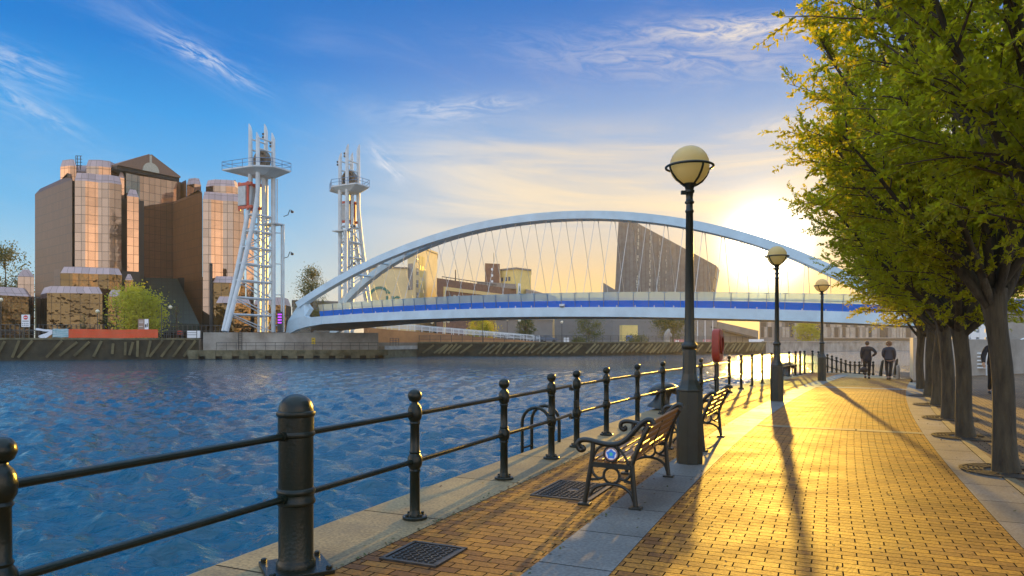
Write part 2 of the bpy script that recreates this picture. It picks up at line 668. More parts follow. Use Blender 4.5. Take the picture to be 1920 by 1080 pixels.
def cmix(f, a, b, mode='MIX'):
    n = N.new('ShaderNodeMix')
    n.data_type = 'RGBA'
    n.blend_type = mode
    n.clamp_factor = True
    if isinstance(f, (int, float)):
        n.inputs['Factor'].default_value = f
    else:
        L.new(f, n.inputs['Factor'])
    for k, x in (('A', a), ('B', b)):
        if isinstance(x, tuple):
            n.inputs[k].default_value = (*x, 1)
        else:
            L.new(x, n.inputs[k])
    return n.outputs['Result']


tc = N.new('ShaderNodeTexCoord')
D = tc.outputs['Generated']
sx = N.new('ShaderNodeSeparateXYZ')
L.new(D, sx.inputs[0])
X, Y, Z = sx.outputs
dp = N.new('ShaderNodeVectorMath')
dp.operation = 'DOT_PRODUCT'
L.new(D, dp.inputs[0])
dp.inputs[1].default_value = sdir
V = dp.outputs['Value']
AZ = mth('ARCTAN2', X, Y)                       # radians right of straight ahead
hyp = mth('SQRT', mth('ADD', mth('MULTIPLY', X, X), mth('MULTIPLY', Y, Y)))
EL = mth('DIVIDE', Z, mth('MAXIMUM', hyp, .001))  # tan of elevation

ramp = N.new('ShaderNodeValToRGB')
ramp.color_ramp.interpolation = 'LINEAR'
els = ramp.color_ramp.elements
stops = [(0.0, (.46, .66, .72)), (.133, (.34, .61, .80)), (.22, (.16, .49, .83)), (.38, (.03, .335, .80)), (.48, (.0, .21, .67)), (.60, (.0, .165, .58)), (.74, (.11, .45, 1.1)), (1.0, (.8, 1.2, 1.7))]  # last two stops, above the view, raised to lift the shadows
els[0].position, els[0].color = stops[0][0], (*stops[0][1], 1)
els[1].position, els[1].color = stops[-1][0], (*stops[-1][1], 1)
for p, c in stops[1:-1]:
    e = els.new(p)
    e.color = (*c, 1)
L.new(maprange(Z, 0, .75, 0, 1, False), ramp.inputs[0])
sky = ramp.outputs[0]
# unseen sky opposite the sun, brightened to lift faces turned from it
back = mth('MULTIPLY', maprange(V, .30, -.30), maprange(Z, .75, .12))
sky = cmix(mth('MULTIPLY', back, .9), sky, cmix(maprange(V, -.62, -.88), (2.9, 2.4, 1.95), (1.3, 1.55, 1.9)))
# pale veil then gold towards the sun
veil = mth('MULTIPLY', maprange(V, .72, .99), maprange(Z, .47, .09))
sky = cmix(mth('MULTIPLY', veil, .90), sky, (.68, .615, .55))
gold = mth('MULTIPLY', maprange(V, .82, .99), maprange(Z, .20, .02))
sky = cmix(mth('MULTIPLY', gold, .95), sky, (.93, .63, .26))
low = mth('MULTIPLY', maprange(V, .74, .95), maprange(Z, .16, .0))
sky = cmix(mth('MULTIPLY', low, .75), sky, (.92, .60, .20))

# --- cirrus
def cvec(x, y, z=0.0):
    n = N.new('ShaderNodeCombineXYZ')
    for i, q in enumerate((x, y, z)):
        if isinstance(q, (int, float)):
            n.inputs[i].default_value = q
        else:
            L.new(q, n.inputs[i])
    return n.outputs[0]


def fbm(vec, scale, detail=6, rough=.6, dist=0.0):
    n = N.new('ShaderNodeTexNoise')
    n.inputs['Scale'].default_value = scale
    n.inputs['Detail'].default_value = detail
    n.inputs['Roughness'].default_value = rough
    n.inputs['Distortion'].default_value = dist
    L.new(vec, n.inputs['Vector'])
    return n.outputs['Fac']


band = fbm(cvec(mth('MULTIPLY', AZ, 1.6), mth('MULTIPLY', mth('ADD', EL, mth('MULTIPLY', AZ, .05)), 11)), 1.25, 7, .58, .5)
bmask = mth('MULTIPLY', maprange(EL, .10, .20), maprange(EL, .34, .24))
bmask = mth('MULTIPLY', bmask, maprange(AZ, -.30, -.02))
bandf = mth('MULTIPLY', maprange(band, .36, .62), bmask)
wide = fbm(cvec(mth('MULTIPLY', AZ, 2.0), mth('MULTIPLY', mth('ADD', EL, mth('MULTIPLY', AZ, .25)), 7)), 1.6, 7, .62, .7)
widef = mth('MULTIPLY', maprange(wide, .50, .78), maprange(EL, .04, .16))
warmc = cmix(maprange(V, .80, .98), (.82, .84, .86), (1.0, .80, .52))
sky = cmix(mth('MULTIPLY', widef, .12), sky, warmc)
sky = cmix(mth('MULTIPLY', bandf, .80), sky, warmc)


def wisp(px, py, ln, wd, slope, amp, seed):
    a0 = math.atan((px - 960) / F)
    e0 = (HOR - py) / F * math.cos(a0)
    du = mth('SUBTRACT', AZ, a0)
    dv = mth('SUBTRACT', mth('SUBTRACT', EL, e0), mth('MULTIPLY', du, slope))
    q = mth('ADD', mth('POWER', mth('ABSOLUTE', mth('DIVIDE', du, ln)), 2.0), mth('POWER', mth('ABSOLUTE', mth('DIVIDE', dv, wd)), 2.0))
    g = mth('EXPONENT', mth('MULTIPLY', q, -1.0))
    n = fbm(cvec(mth('MULTIPLY', du, 9), mth('MULTIPLY', dv, 34), seed), 1.6, 8, .68, 1.2)
    return mth('MULTIPLY', mth('MULTIPLY', g, maprange(n, .36, .66)), amp)


for a in ((385, 110, .055, .013, -.42, .8, 1.0), (1400, 58, .13, .018, -.10, .9, 2.0), (1280, 110, .20, .03, -.12, .35, 9.0),
          (728, 306, .022, .016, -.75, .75, 3.0), (860, 205, .09, .016, .10, .5, 4.0), (20, 115, .05, .02, -.2, .4, 5.0), (40, 195, .06, .018, -.4, .35, 6.0), (1470, 235, .07, .012, .05, .35, 8.0)):
    sky = cmix(wisp(*a), sky, cmix(maprange(V, .86, .985), (.90, .90, .92), (1.0, .86, .66)))

# glow of the sun behind thin cloud
pos = mth('MAXIMUM', V, 0.0)
g1 = mth('MULTIPLY', mth('POWER', pos, 1300.0), 7.0)
g2 = mth('MULTIPLY', mth('POWER', pos, 230.0), .55)
gl = cmix(1.0, cmix(1.0, (1.0, .90, .66), g1, 'MULTIPLY'), cmix(1.0, (1.0, .66, .22), g2, 'MULTIPLY'), 'ADD')
sky = cmix(1.0, sky, gl, 'ADD')
# the far ground below the horizon
sky = cmix(maprange(Z, -.002, -.03), sky, (.10, .09, .07))

nish = N.new('ShaderNodeTexSky')
nish.sky_type = 'NISHITA'
nish.sun_disc = False
nish.dust_density = .2
nish.ozone_density = 2.5
nish.sun_elevation = SUN_EL
nish.sun_rotation = SUN_AZ
bg = N.new('ShaderNodeBackground')
L.new(cmix(.03, cmix(1.0, sky, (8.1, 8.1, 8.1), 'MULTIPLY'), nish.outputs[0]), bg.inputs[0])
bg.inputs[1].default_value = .1
wo = N.new('ShaderNodeOutputWorld')
L.new(bg.outputs[0], wo.inputs[0])

vs = scene.view_settings
scene.display_settings.display_device = 'sRGB'
vs.view_transform = 'Standard'
vs.look = 'None'
vs.exposure = 0.35
vs.gamma = 1.0
vs.use_curve_mapping = False
cy = scene.cycles
cy.use_denoising = True
cy.max_bounces = 8
cy.transparent_max_bounces = 16
cy.diffuse_bounces = 3
cy.glossy_bounces = 4
cy.volume_bounces = 1
cy.sample_clamp_indirect = 6
cy.caustics_reflective = False
cy.caustics_refractive = False

# ------------------------------------------------------------------ promenade curve
def cx(y):
    return -1.676 + .407 * y + .00355 * y * y


def curve(y, off):
    s = .407 + .0071 * y
    k = 1 / math.sqrt(1 + s * s)
    return Vector((cx(y) + off * k, y - off * s * k, 0))


def head(y):
    """angle of the promenade direction measured from +X"""
    return math.atan2(1, .407 + .0071 * y)


def strip(mb, o0, o1, ys, z=0.0, nacross=1, vscale=1.0):
    arc, prev, rows = 0.0, None, []
    for y in ys:
        c = curve(y, 0)
        if prev is not None:
            arc += (c - prev).length
        prev = c
        rows.append((arc, [curve(y, o0 + (o1 - o0) * k / nacross) + Vector((0, 0, z)) for k in range(nacross + 1)]))
    for (a0, r0), (a1, r1) in zip(rows, rows[1:]):
        for k in range(nacross):
            u0, u1 = 1 + o0 + (o1 - o0) * k / nacross, 1 + o0 + (o1 - o0) * (k + 1) / nacross
            mb.add([r0[k], r0[k + 1], r1[k + 1], r1[k]], [(0, 1, 2, 3)], [[(u0, a0), (u1, a0), (u1, a1), (u0, a1)]])
    return mb


YS = [-14 + i * .5 for i in range(99)]       # -14 .. 35
def upto(y):
    return [q for q in YS if q <= y]


def struct(o):
    return tag(o, kind='structure')


struct(strip(MB(), -1.48, -.25, upto(35)).build('brick_path', M['brick']))
struct(strip(MB(), .30, 3.05, upto(31.5), 0, 3).build('promenade_path', M['brick']))
struct(strip(MB(), -.25, .30, upto(33.5), .004).build('slab_band', M['slab']))
struct(strip(MB(), 3.05, 3.52, upto(29), .004).build('slab_band', M['slab']))
struct(strip(MB(), 3.52, 3.64, upto(29), .012).build('kerb_strip', M['coping']))
# gutter stone across the path
g = MB()
strip(g, .30, 3.05, [13.35, 13.6], .004)
struct(g.build('gutter_strip', M['coping']))
# far crossing of paler paving where the path meets the steps to the lower quay
g = MB()
strip(g, .30, 3.05, [24.6, 25.1], .004)
struct(g.build('crossing_strip', M['slab']))
# plaza beyond the trees
g = MB()
pl = [curve(y, 3.64) for y in upto(29)]
right = [Vector((70, p.y - .4 * 20, 0)) for p in pl]
arc = 0
for i in range(len(pl) - 1):
    a, b = pl[i], pl[i + 1]
    L2 = (b - a).length
    ln = 60.0
    g.add([a, right[i], right[i + 1], b], [(0, 1, 2, 3)], [[(0, arc), (ln, arc), (ln, arc + L2), (0, arc + L2)]])
    arc += L2
g.add([(pl[-1].x, pl[-1].y, 0), (70, pl[-1].y - 8, 0), (70, 40, 0), (19, 36.5, 0)], [(0, 1, 2, 3)], [[(0, 0), (50, 0), (50, 10), (0, 10)]])
struct(g.build('plaza', M['brick_plaza']))
# coping with rounded water-side edge and the quay wall under it
g = MB()
prof = [(-1.48, 0), (-2.34, 0.0), (-2.41, -.025), (-2.45, -.09), (-2.45, -.42), (-2.39, -.43), (-2.39, -2.2)]
arc, prev, rows = 0, None, []
ysc = upto(35)
for y in ysc:
    c = curve(y, 0)
    if prev is not None:
        arc += (c - prev).length
    prev = c
    rows.append((arc, [curve(y, o) + Vector((0, 0, z)) for o, z in prof]))
pu = [0]
for i in range(1, len(prof)):
    pu.append(pu[-1] + math.hypot(prof[i][0] - prof[i - 1][0], prof[i][1] - prof[i - 1][1]))
for (a0, r0), (a1, r1) in zip(rows, rows[1:]):
    for k in range(len(prof) - 1):
        g.add([r0[k], r1[k], r1[k + 1], r0[k + 1]], [(0, 1, 2, 3)], [[(pu[k], a0), (pu[k], a1), (pu[k + 1], a1), (pu[k + 1], a0)]])
struct(g.build('quay_coping', M['coping'], smooth=40))
# rounded head of the quay and the lower landing that leads off to the right
g = MB()
headp = [curve(35, -2.45), Vector((15.9, 36.3, 0)), Vector((17.3, 36.6, 0)), curve(31.5, 3.05), curve(31.5, .3), curve(33.5, .3), curve(33.5, -.25), curve(35, -.25)]
g.prism([(p.x, p.y) for p in headp], -2.2, -.003)
struct(g.build('quay_head', M['coping']))
g = MB()
g.prism([(15.9, 36.31), (23, 32.8), (23, 36.6), (18.4, 39.2)], -2.2, -.62)
struct(g.build('lower_landing', M['coping']))
# ------------------------------------------------------------------ water
def water():
    rg = np.random.RandomState(3)
    rows = np.concatenate([np.geomspace(2.2, 60, 330), np.geomspace(60.5, 245, 130)])
    us = np.linspace(-1.15, .95, 430)
    Yg, Ug = np.meshgrid(rows, us, indexing='ij')
    Xg = Ug * (Yg + 3.0)
    cell = np.maximum(np.gradient(rows)[:, None] * np.ones_like(Ug), (us[1] - us[0]) * (Yg + 3))
    H = np.zeros_like(Xg)
    warpx = .5 * np.sin(Yg * .23 + Xg * .11) + .3 * np.sin(Xg * .37 - Yg * .17)
    for i in range(52):
        lam = .26 * (9.5 ** rg.rand())
        th = rad(62) + rg.normal(0, .55)            # wind blowing roughly across the dock
        k = 2 * math.pi / lam
        ph = rg.rand() * 6.28
        amp = .0215 * lam ** .9
        fade = np.clip((lam / cell - 2.2) / 2.5, 0, 1)
        gust = .65 + .35 * np.sin(Xg * (.05 + .1 * rg.rand()) + Yg * (.05 + .1 * rg.rand()) + rg.rand() * 6)
        a = k * ((Xg + warpx) * math.cos(th) + (Yg + warpx) * math.sin(th)) + ph
        s = np.sin(a)
        H += amp * fade * gust * (1 - 2 * np.abs(s) ** 1.25 * .5 - .3)
    co = np.stack([Xg, Yg, -1.0 + H], -1).reshape(-1, 3)
    nr, nc = Xg.shape
    idx = np.arange(nr * nc).reshape(nr, nc)
    q = np.stack([idx[:-1, :-1], idx[:-1, 1:], idx[1:, 1:], idx[1:, :-1]], -1).reshape(-1, 4)
    me = bpy.data.meshes.new('water')
    me.vertices.add(len(co))
    me.vertices.foreach_set('co', co.ravel())
    me.loops.add(q.size)
    me.loops.foreach_set('vertex_index', q.ravel())
    me.polygons.add(len(q))
    me.polygons.foreach_set('loop_start', np.arange(0, q.size, 4))
    me.polygons.foreach_set('loop_total', np.full(len(q), 4))
    me.polygons.foreach_set('use_smooth', np.ones(len(q), bool))
    me.update()
    me.validate()
    m = bpy.data.materials.new('dock_water')
    nt, N, L = nodes(m)
    b = N['Principled BSDF']
    b.inputs['Base Color'].default_value = (.0, .062, .105, 1)
    b.inputs['Roughness'].default_value = .06
    b.inputs['IOR'].default_value = 1.36
    tc = N.new('ShaderNodeTexCoord')
    last = None
    for sc, st, dist in ((1.1, (1, 1.8, 1), .055), (4.2, (1, 1.7, 1), .042), (15, (1, 1.5, 1), .014)):
        mp = N.new('ShaderNodeMapping')
        mp.inputs['Scale'].default_value = st
        mp.inputs['Rotation'].default_value = (0, 0, rad(-24))
        L.new(tc.outputs['Object'], mp.inputs['Vector'])
        n = N.new('ShaderNodeTexNoise')
        n.inputs['Scale'].default_value = sc
        n.inputs['Detail'].default_value = 3
        n.inputs['Distortion'].default_value = .6
        L.new(mp.outputs[0], n.inputs['Vector'])
        bp = N.new('ShaderNodeBump')
        bp.inputs['Strength'].default_value = 1
        bp.inputs['Distance'].default_value = dist
        L.new(n.outputs['Fac'], bp.inputs['Height'])
        if last:
            L.new(last, bp.inputs['Normal'])
        last = bp.outputs[0]
    L.new(last, b.inputs['Normal'])
    me.materials.append(m)
    o = bpy.data.objects.new('water', me)
    COL.objects.link(o)
    return struct(o)


water()

# ------------------------------------------------------------------ railing
ZL, ZU = .52, .95


def post_meshes():
    a = MB()
    a.lathe([(.062, .015), (.062, .035), (.05, .06), (.046, .08), (.044, ZL - .10), (.054, ZL - .085), (.046, ZL - .07), (.064, ZL - .04), (.068, ZL), (.064, ZL + .04), (.046, ZL + .07), (.052, ZL + .085), (.043, ZL + .10),
             (.041, ZU - .10), (.052, ZU - .085), (.044, ZU - .07), (.062, ZU - .04), (.066, ZU), (.060, ZU + .05), (.048, ZU + .075), (.03, ZU + .095), (.028, ZU + .11)], 14)
    b = MB()
    b.lathe([(.028, ZU + .105), (.05, ZU + .12), (.063, ZU + .15), (.064, ZU + .165), (.058, ZU + .19), (.04, ZU + .212), (.012, ZU + .222)], 14)
    c = MB()
    c.lathe([(.112, .001), (.112, .022), (.104, .028), (.06, .03)], 18)
    for k in range(4):
        t = rad(45 + 90 * k)
        c.lathe([(.016, .02), (.016, .048), (.008, .052)], 6, (.088 * math.cos(t), .088 * math.sin(t), 0))
    return a, b, c


pa, pb, pc = post_meshes()
P_PROTO = None


def add_post(root, p):
    global P_PROTO
    q = Vector(p) - root.location
    if P_PROTO is None:
        o = pa.build('post', M['iron'], root, smooth=50)
        f = pb.build('ball_finial', M['iron'], o, smooth=50)
        g = pc.build('base_flange', M['iron'], o, smooth=30)
        P_PROTO = (o, f, g)
        o.location = q
        return o
    os_ = [x.copy() for x in P_PROTO]
    for x in os_:
        COL.objects.link(x)
    os_[0].parent = root
    os_[0].location = q
    os_[1].parent = os_[2].parent = os_[0]
    return os_[0]


def rail_between(root, p, q, z0, z1, r=.024, n0=0.0, n1=0.0):
    p, q = Vector(p), Vector(q)
    d = (q - p).normalized()
    g = MB()
    g.tube([p + d * n0 + Vector((0, 0, z0)), q - d * n1 + Vector((0, 0, z1))], r, 10)
    return g.build('rail', M['iron'], root, off=root.location, smooth=50)


def railing(pts, label, start=None, end=None):
    root = thing('quay_railing', pts[0], label, 'railing', 'railings along the quay edge')
    for p in pts:
        add_post(root, p)
    seq = ([start] if start else []) + list(pts) + ([end] if end else [])
    for a, b in zip(seq, seq[1:]):
        for z in (ZL, ZU):
            rail_between(root, a, b, a[2] + z, b[2] + z) if False else rail_between(root, (a[0], a[1], 0), (b[0], b[1], 0), a[2] + z, b[2] + z)
    return root


BOL = Vector((-1.517, 4.87, 0))
P0 = Vector((-2.30, 3.12, 0))
near = [Vector(p) for p in ((-.88, 6.28, 0), (-.093, 8.09, 0), (.54, 9.5, 0))]
gate2 = Vector((.985, 10.56, 0))
mid = [gate2] + [Vector(p) for p in ((1.62, 11.9, 0), (2.46, 13.6, 0), (3.34, 15.35, 0))]
y = 15.35
while y < 26.0:
    y += 1.62
    mid.append(curve(y + .75, -1.80))
mid += [Vector(p) for p in ((11.3, 29.3, 0), (12.8, 32.0, 0), (13.5, 33.0, 0), (14.05, 33.8, 0), (14.6, 34.6, 0), (15.3, 35.3, 0))]
railing([P0], 'end of the quay railing cut by the left edge, its rails meeting the thick bollard', None, BOL)
railing(near, 'near stretch of dark quay railing between the thick bollard and the small gate', BOL)
railing(mid, 'long stretch of dark quay railing from the gate past the benches to the far corner')
low = []
for i in range(13):
    t = i / 12
    low.append(Vector((16.0 + 2.6 * t, 36.2 - .5 * t, -.05 - .52 * min(1, t * 1.7))))
railing(low, 'far low railing of close-set posts dropping towards the landing behind the walking couple', mid[-1])

# thick bollard
b = thing('iron_bollard', BOL, 'thick green-black iron bollard with domed top and raised rings, rails running into it', 'bollard')
g = MB()
g.lathe([(.135, .03), (.135, .06), (.125, .075), (.119, .09), (.119, .46), (.130, .468), (.134, .482), (.130, .496), (.124, .505), (.124, .535), (.130, .543), (.134, .556), (.130, .57), (.119, .58),
         (.119, .935), (.129, .943), (.132, .955), (.129, .967), (.123, .975), (.123, 1.075), (.131, 1.083), (.135, 1.098), (.131, 1.112), (.120, 1.118), (.1185, 1.13), (.115, 1.15), (.104, 1.18), (.086, 1.203), (.062, 1.22), (.034, 1.231), (.008, 1.235)], 40)
g.build('post_body', M['iron'], b, smooth=35)
g = MB()
g.box((0, 0, .0155), (.44, .44, .029), rad(28))
g.build('base_plate', M['iron'], b, bevel=.004)
for k in range(4):
    t = rad(28 + 45 + 90 * k)
    g = MB()
    g.lathe([(.022, .03), (.022, .052), (.012, .058)], 6, (.265 * math.cos(t), .265 * math.sin(t), 0))
    g.build('bolt', M['iron'], b, smooth=20)
for z in (ZL, ZU):
    for s in (-1, 1):
        d = Vector((.397, .918, 0)) * s
        g = MB()
        g.tube([d * .11 + Vector((0, 0, z)), d * .155 + Vector((0, 0, z))], .034, 12)
        g.build('rail_socket', M['iron'], b, smooth=40)

# gate in the railing
p, q = near[-1], gate2
d = (q - p).normalized()
nr = Vector((d.y, -d.x, 0))
gt = thing('railing_gate', p, 'narrow gate in the quay railing with bent rails and a latch by its far post', 'gate')
for s in (.085,):
    g = MB()
    g.tube([p + d * s + Vector((0, 0, .36)), p + d * s + Vector((0, 0, 1.02))], .024, 8)
    g.build('stile', M['iron'], gt, off=p, smooth=50)
L0 = (q - p).length
for z in (ZL, ZU):
    g = MB()
    pts = [(.085, z), (L0 - .30, z), (L0 - .16, z - .06), (L0 - .06, z - .07)]
    g.tube([p + d * a + nr * (-.05 if i > 1 else 0) + Vector((0, 0, zz)) for i, (a, zz) in enumerate(pts)], .023, 8)
    g.build('rail', M['iron'], gt, off=p, smooth=50)
g = MB()
g.box(q - d * .07 + Vector((0, 0, .66)), (.05, .05, .10))
g.tube([q - d * .07 + Vector((0, 0, .52)), q - d * .07 + Vector((0, 0, .86))], .012, 6)
g.build('latch', M['iron'], gt, off=p)

# ------------------------------------------------------------------ bench


def bench(loc, rz, label):
    root = thing('park_bench', (0, 0, 0), label, 'bench', 'cast iron and wood benches facing the water')
    W_ = 1.72

    def ring(g, x, cy_, cz, r, rt, n=20):
        g.tube([(x, cy_ + r * math.cos(2 * math.pi * k / n), cz + r * math.sin(2 * math.pi * k / n)) for k in range(n + 1)], rt, 6, cap=False)

    def smoothpts(pts, n=5):
        out = []
        P = [Vector(p) for p in pts]
        for i in range(len(P) - 1):
            p0, p1, p2, p3 = P[max(i - 1, 0)], P[i], P[i + 1], P[min(i + 2, len(P) - 1)]
            for k in range(n):
                t = k / n
                out.append(.5 * ((2 * p1) + (p2 - p0) * t + (2 * p0 - 5 * p1 + 4 * p2 - p3) * t * t + (3 * p1 - p0 - 3 * p2 + p3) * t ** 3))
        out.append(P[-1])
        return out
    for k, x in enumerate((0.0, W_)):
        def c(pts, r, g, seg=8, sx=1.0):
            g.tube(smoothpts([(x, a, b) for a, b in pts]), r, seg, True, sx)
        g = MB()
        c([(.505, .02), (.475, .20), (.44, .40), (.425, .52), (.42, .62)], .024, g)
        c([(0, .02), (.02, .22), (.035, .42)], .025, g)
        c([(.035, .42), (-.005, .54), (-.075, .70), (-.13, .80)], .023, g)
        g.beam((x, .44, .405), (x, .03, .395), .04, .045)
        c([(.455, .10), (.40, .175), (.30, .215), (.22, .22), (.13, .205), (.05, .15), (.018, .07)], .016, g)
        ring(g, x, .235, .305, .078, .014)
        c([(.44, .39), (.415, .31), (.36, .27), (.315, .285)], .014, g)
        c([(.035, .38), (.06, .31), (.11, .27), (.155, .285)], .014, g)
        g.beam((x, .46, .255), (x, .36, .262), .025, .025)
        g.beam((x, .02, .245), (x, .11, .262), .025, .025)
        ring(g, x, .235, .515, .072, .013)
        c([(.43, .44), (.37, .56), (.29, .60)], .012, g)
        c([(.06, .42), (.12, .52), (.18, .59)], .012, g)
        g.build('end_frame', M['iron2'], root, smooth=60)
        g = MB()
        c([(.535, .575), (.515, .548), (.548, .535), (.575, .565), (.57, .61), (.53, .635), (.46, .637), (.36, .617), (.26, .606), (.17, .618), (.09, .665), (.01, .75), (-.06, .825), (-.115, .86), (-.16, .852), (-.168, .82)], .026, g, 10)
        g.build('arm_rest', M['iron2'], root, smooth=60)
        g = MB()
        for yy in (.505, 0.0):
            g.box((x, yy, .0125), (.10, .12, .024))
            g.lathe([(.014, .02), (.014, .038), (.006, .041)], 6, (x + .03, yy, 0))
        g.build('foot_plate', M['iron2'], root, bevel=.004)
    # emblem on the near end
    em = MB()

    def disc(g, r, x, seg, star=0.0):
        pts = []
        for k in range(seg):
            t = 2 * math.pi * k / seg + .3
            rr = r * (1 - star * (k % 2))
            pts.append((x, .235 + rr * math.cos(t), .515 + rr * math.sin(t)))
        g.add(pts + [(x, .235, .515)], [(k, seg, (k + 1) % seg) for k in range(seg)])
    e0 = MB()
    e0.tube([(-.016, .235, .515), (.004, .235, .515)], .062, 28)
    emo = e0.build('emblem', M['signwhite'], root, smooth=40)
    for r, x, seg, st, m in ((.052, -.0175, 10, .30, M['emblue']), (.022, -.0195, 10, .35, M['emgreen'])):
        e = MB()
        disc(e, r, x, seg, st)
        e.build('rosette', m, emo)
    e = MB()
    ring(e, -.015, .235, .515, .058, .004)
    e.build('rim', M['lifered'], emo, smooth=60)
    for i in range(6):
        yy = .07 + i * .072
        g = MB()
        g.box((W_ / 2, yy, .432 + .006 * abs(i - 2.5)), (W_ - .03, .058, .026))
        g.build('seat_slat', M['wood'], root, bevel=.006)
    for i in range(5):
        t = i / 4
        g = MB()
        a = Vector((0, .032 - .135 * t, .50 + .30 * t))
        dv = Vector((0, -.135, .30)).normalized() * .030
        nv = Vector((0, dv.z, -dv.y)).normalized() * .013
        vs = []
        for xx in (.015, W_ - .015):
            for sgn, sg2 in ((-1, -1), (1, -1), (1, 1), (-1, 1)):
                vs.append(Vector((xx, 0, 0)) + a + dv * sgn + nv * sg2)
        g.add(vs, [(0, 1, 2, 3), (7, 6, 5, 4), (0, 4, 5, 1), (1, 5, 6, 2), (2, 6, 7, 3), (3, 7, 4, 0)])
        g.build('back_slat', M['wood'], root, bevel=.006)
    g = MB()
    g.beam((W_ / 2, .015, .48), (W_ / 2, -.115, .82), .035, .012)
    g.build('back_strap', M['iron2'], root)
    root.location = loc
    root.rotation_euler = (0, 0, rz)
    return root


M['emblue'] = mat('emblem_blue', (.05, .22, .75), .4)
M['emgreen'] = mat('emblem_green', (.08, .55, .38), .4)
bn = bench((1.18, 6.62, 0), math.atan2(.92, .39), 'nearer wooden bench with a round blue emblem on its cast iron end frame')
dup(bn, (2.80, 10.12, 0), math.atan2(.91, .42), 'farther wooden bench partly hidden behind the foot of the tallest lamp post')

# ------------------------------------------------------------------ globe lamp posts


def lamp_post(loc, label):
    root = thing('lamp_post', loc, label, 'street lamp', 'globe lamps along the promenade')
    g = MB()
    r8 = 1 / math.cos(math.pi / 8)
    g.lathe([(.158 * r8, 0), (.158 * r8, .95)], 8)
    g.lathe([(.168 * r8, .951), (.168 * r8, .975), (.155 * r8, .99), (.125 * r8, 1.04), (.10 * r8, 1.10), (.086 * r8, 1.18), (.08 * r8, 1.50)], 8)
    g.build('pedestal', M['lampiron'], root, bevel=.008)
    g = MB()
    g.lathe([(.075, 1.50), (.092, 1.51), (.104, 1.53), (.106, 1.555), (.096, 1.575), (.075, 1.59), (.066, 1.62), (.0640, 1.65), (.047, 3.30), (.054, 3.31), (.058, 3.325), (.052, 3.34), (.045, 3.35), (.043, 3.42), (.060, 3.43), (.062, 3.45), (.048, 3.465), (.044, 3.50), (.050, 3.56), (.064, 3.575), (.064, 3.60), (.052, 3.61), (.06, 3.64), (.085, 3.675), (.09, 3.69), (.03, 3.70)], 18)
    g.build('shaft', M['lampiron'], root, smooth=40)
    g = MB()
    g.box((-.08, -.01, 3.57), (.07, .05, .05))
    g.build('bracket_lug', M['lampiron'], root, bevel=.006)
    g = MB()
    zc, r = 3.93, .258
    g.lathe([(r * math.sin(rad(t)), zc - r * math.cos(rad(t))) for t in (14, 22, 32, 45, 60, 75, 90, 105, 120, 135, 148, 160, 170, 177)], 36)
    g.build('globe', M['opal'], root, smooth=60)
    g = MB()
    rr = .305
    g.tube([(rr * math.cos(2 * math.pi * k / 40), rr * math.sin(2 * math.pi * k / 40), zc - .02) for k in range(41)], .017, 6, False)
    g.build('cradle_ring', M['lampiron'], root, smooth=60)
    for k in range(4):
        t = rad(20 + 90 * k)
        g = MB()
        pts = [(.06, 3.66), (.12, 3.685), (.20, 3.735), (.265, 3.81), (.297, 3.87), (rr, zc - .01)]
        g.tube([(a * math.cos(t), a * math.sin(t), z) for a, z in pts], .014, 6)
        g.build('cradle_arm', M['lampiron'], root, smooth=60)
    return root


l1 = lamp_post((2.345, 9.16, 0), 'nearest and tallest-looking globe lamp post, standing between the two benches')
dup(l1, (7.16, 18.74, 0), rad(10), 'middle globe lamp post of the promenade, its globe against the low sun')
dup(l1, (12.74, 28.5, 0), rad(20), 'farthest globe lamp post of the promenade, near the walking couple')

# ------------------------------------------------------------------ manhole covers


def manhole(loc, sxx, syy, rz, label, nx, ny):
    root = thing('manhole_cover', loc, label, 'manhole cover', 'manhole covers in the brick strip', rz)
    g = MB()
    for a, b_, c_, d_ in ((-sxx / 2, 0, .03, syy), (sxx / 2, 0, .03, syy), (0, -syy / 2, sxx + .03, .03), (0, syy / 2, sxx + .03, .03)):
        g.box((a, b_, .006), (c_ - .002, d_ - .002, .016))
    g.build('frame', M['plate'], root)
    g = MB()
    g.box((0, 0, .002), (sxx - .04, syy - .04, .008))
    for i in range(nx):
        for j in range(ny):
            x = (i + .5) / nx * (sxx - .08) - (sxx - .08) / 2
            y = (j + .5) / ny * (syy - .08) - (syy - .08) / 2
            if abs(x) < .05 and abs(y) < .05 and nx > 9:
                continue
            g.box((x, y, .010), ((sxx - .08) / nx * .72, (syy - .08) / ny * .36, .014), rad(38 if (i + j) % 2 else -38))
    g.build('lid', M['plate'], root)
    return root


manhole((-.66, 5.22, .001), .45, .46, head(5) - rad(90), 'smaller manhole cover in the bricks near the bottom edge of the picture', 8, 9)
manhole((.66, 7.46, .001), .62, .84, head(7.5) - rad(90), 'larger manhole cover under the front of the nearer bench', 10, 12)

# ------------------------------------------------------------------ ladder hoops


def hoops(p0, label):
    y0 = p0
    root = thing('ladder_hoops', curve(y0, -2.28), label, 'ladder rail', 'ladder hoops on the quay edge')
    for dy in (0, .33):
        a, b_ = curve(y0 + dy, -2.27), curve(y0 + dy, -2.75)
        pts = [a]
        c_ = (a + b_) / 2
        h = (b_ - a) / 2
        for k in range(0, 11):
            t = math.pi * k / 10
            pts.append(c_ - h * math.cos(t) + Vector((0, 0, .32 + .25 * math.sin(t))))
        pts.append(b_ + Vector((0, 0, -.95)))
        g = MB()
        g.tube(pts, .027, 10)
        g.build('hoop', M['iron'], root, off=root.location, smooth=60)
    for k in range(4):
        g = MB()
        g.tube([curve(y0, -2.75) + Vector((0, 0, -.08 - .28 * k)), curve(y0 + .33, -2.75) + Vector((0, 0, -.08 - .28 * k))], .018, 8)
        g.build('rung', M['iron'], root, off=root.location, smooth=60)
    return root


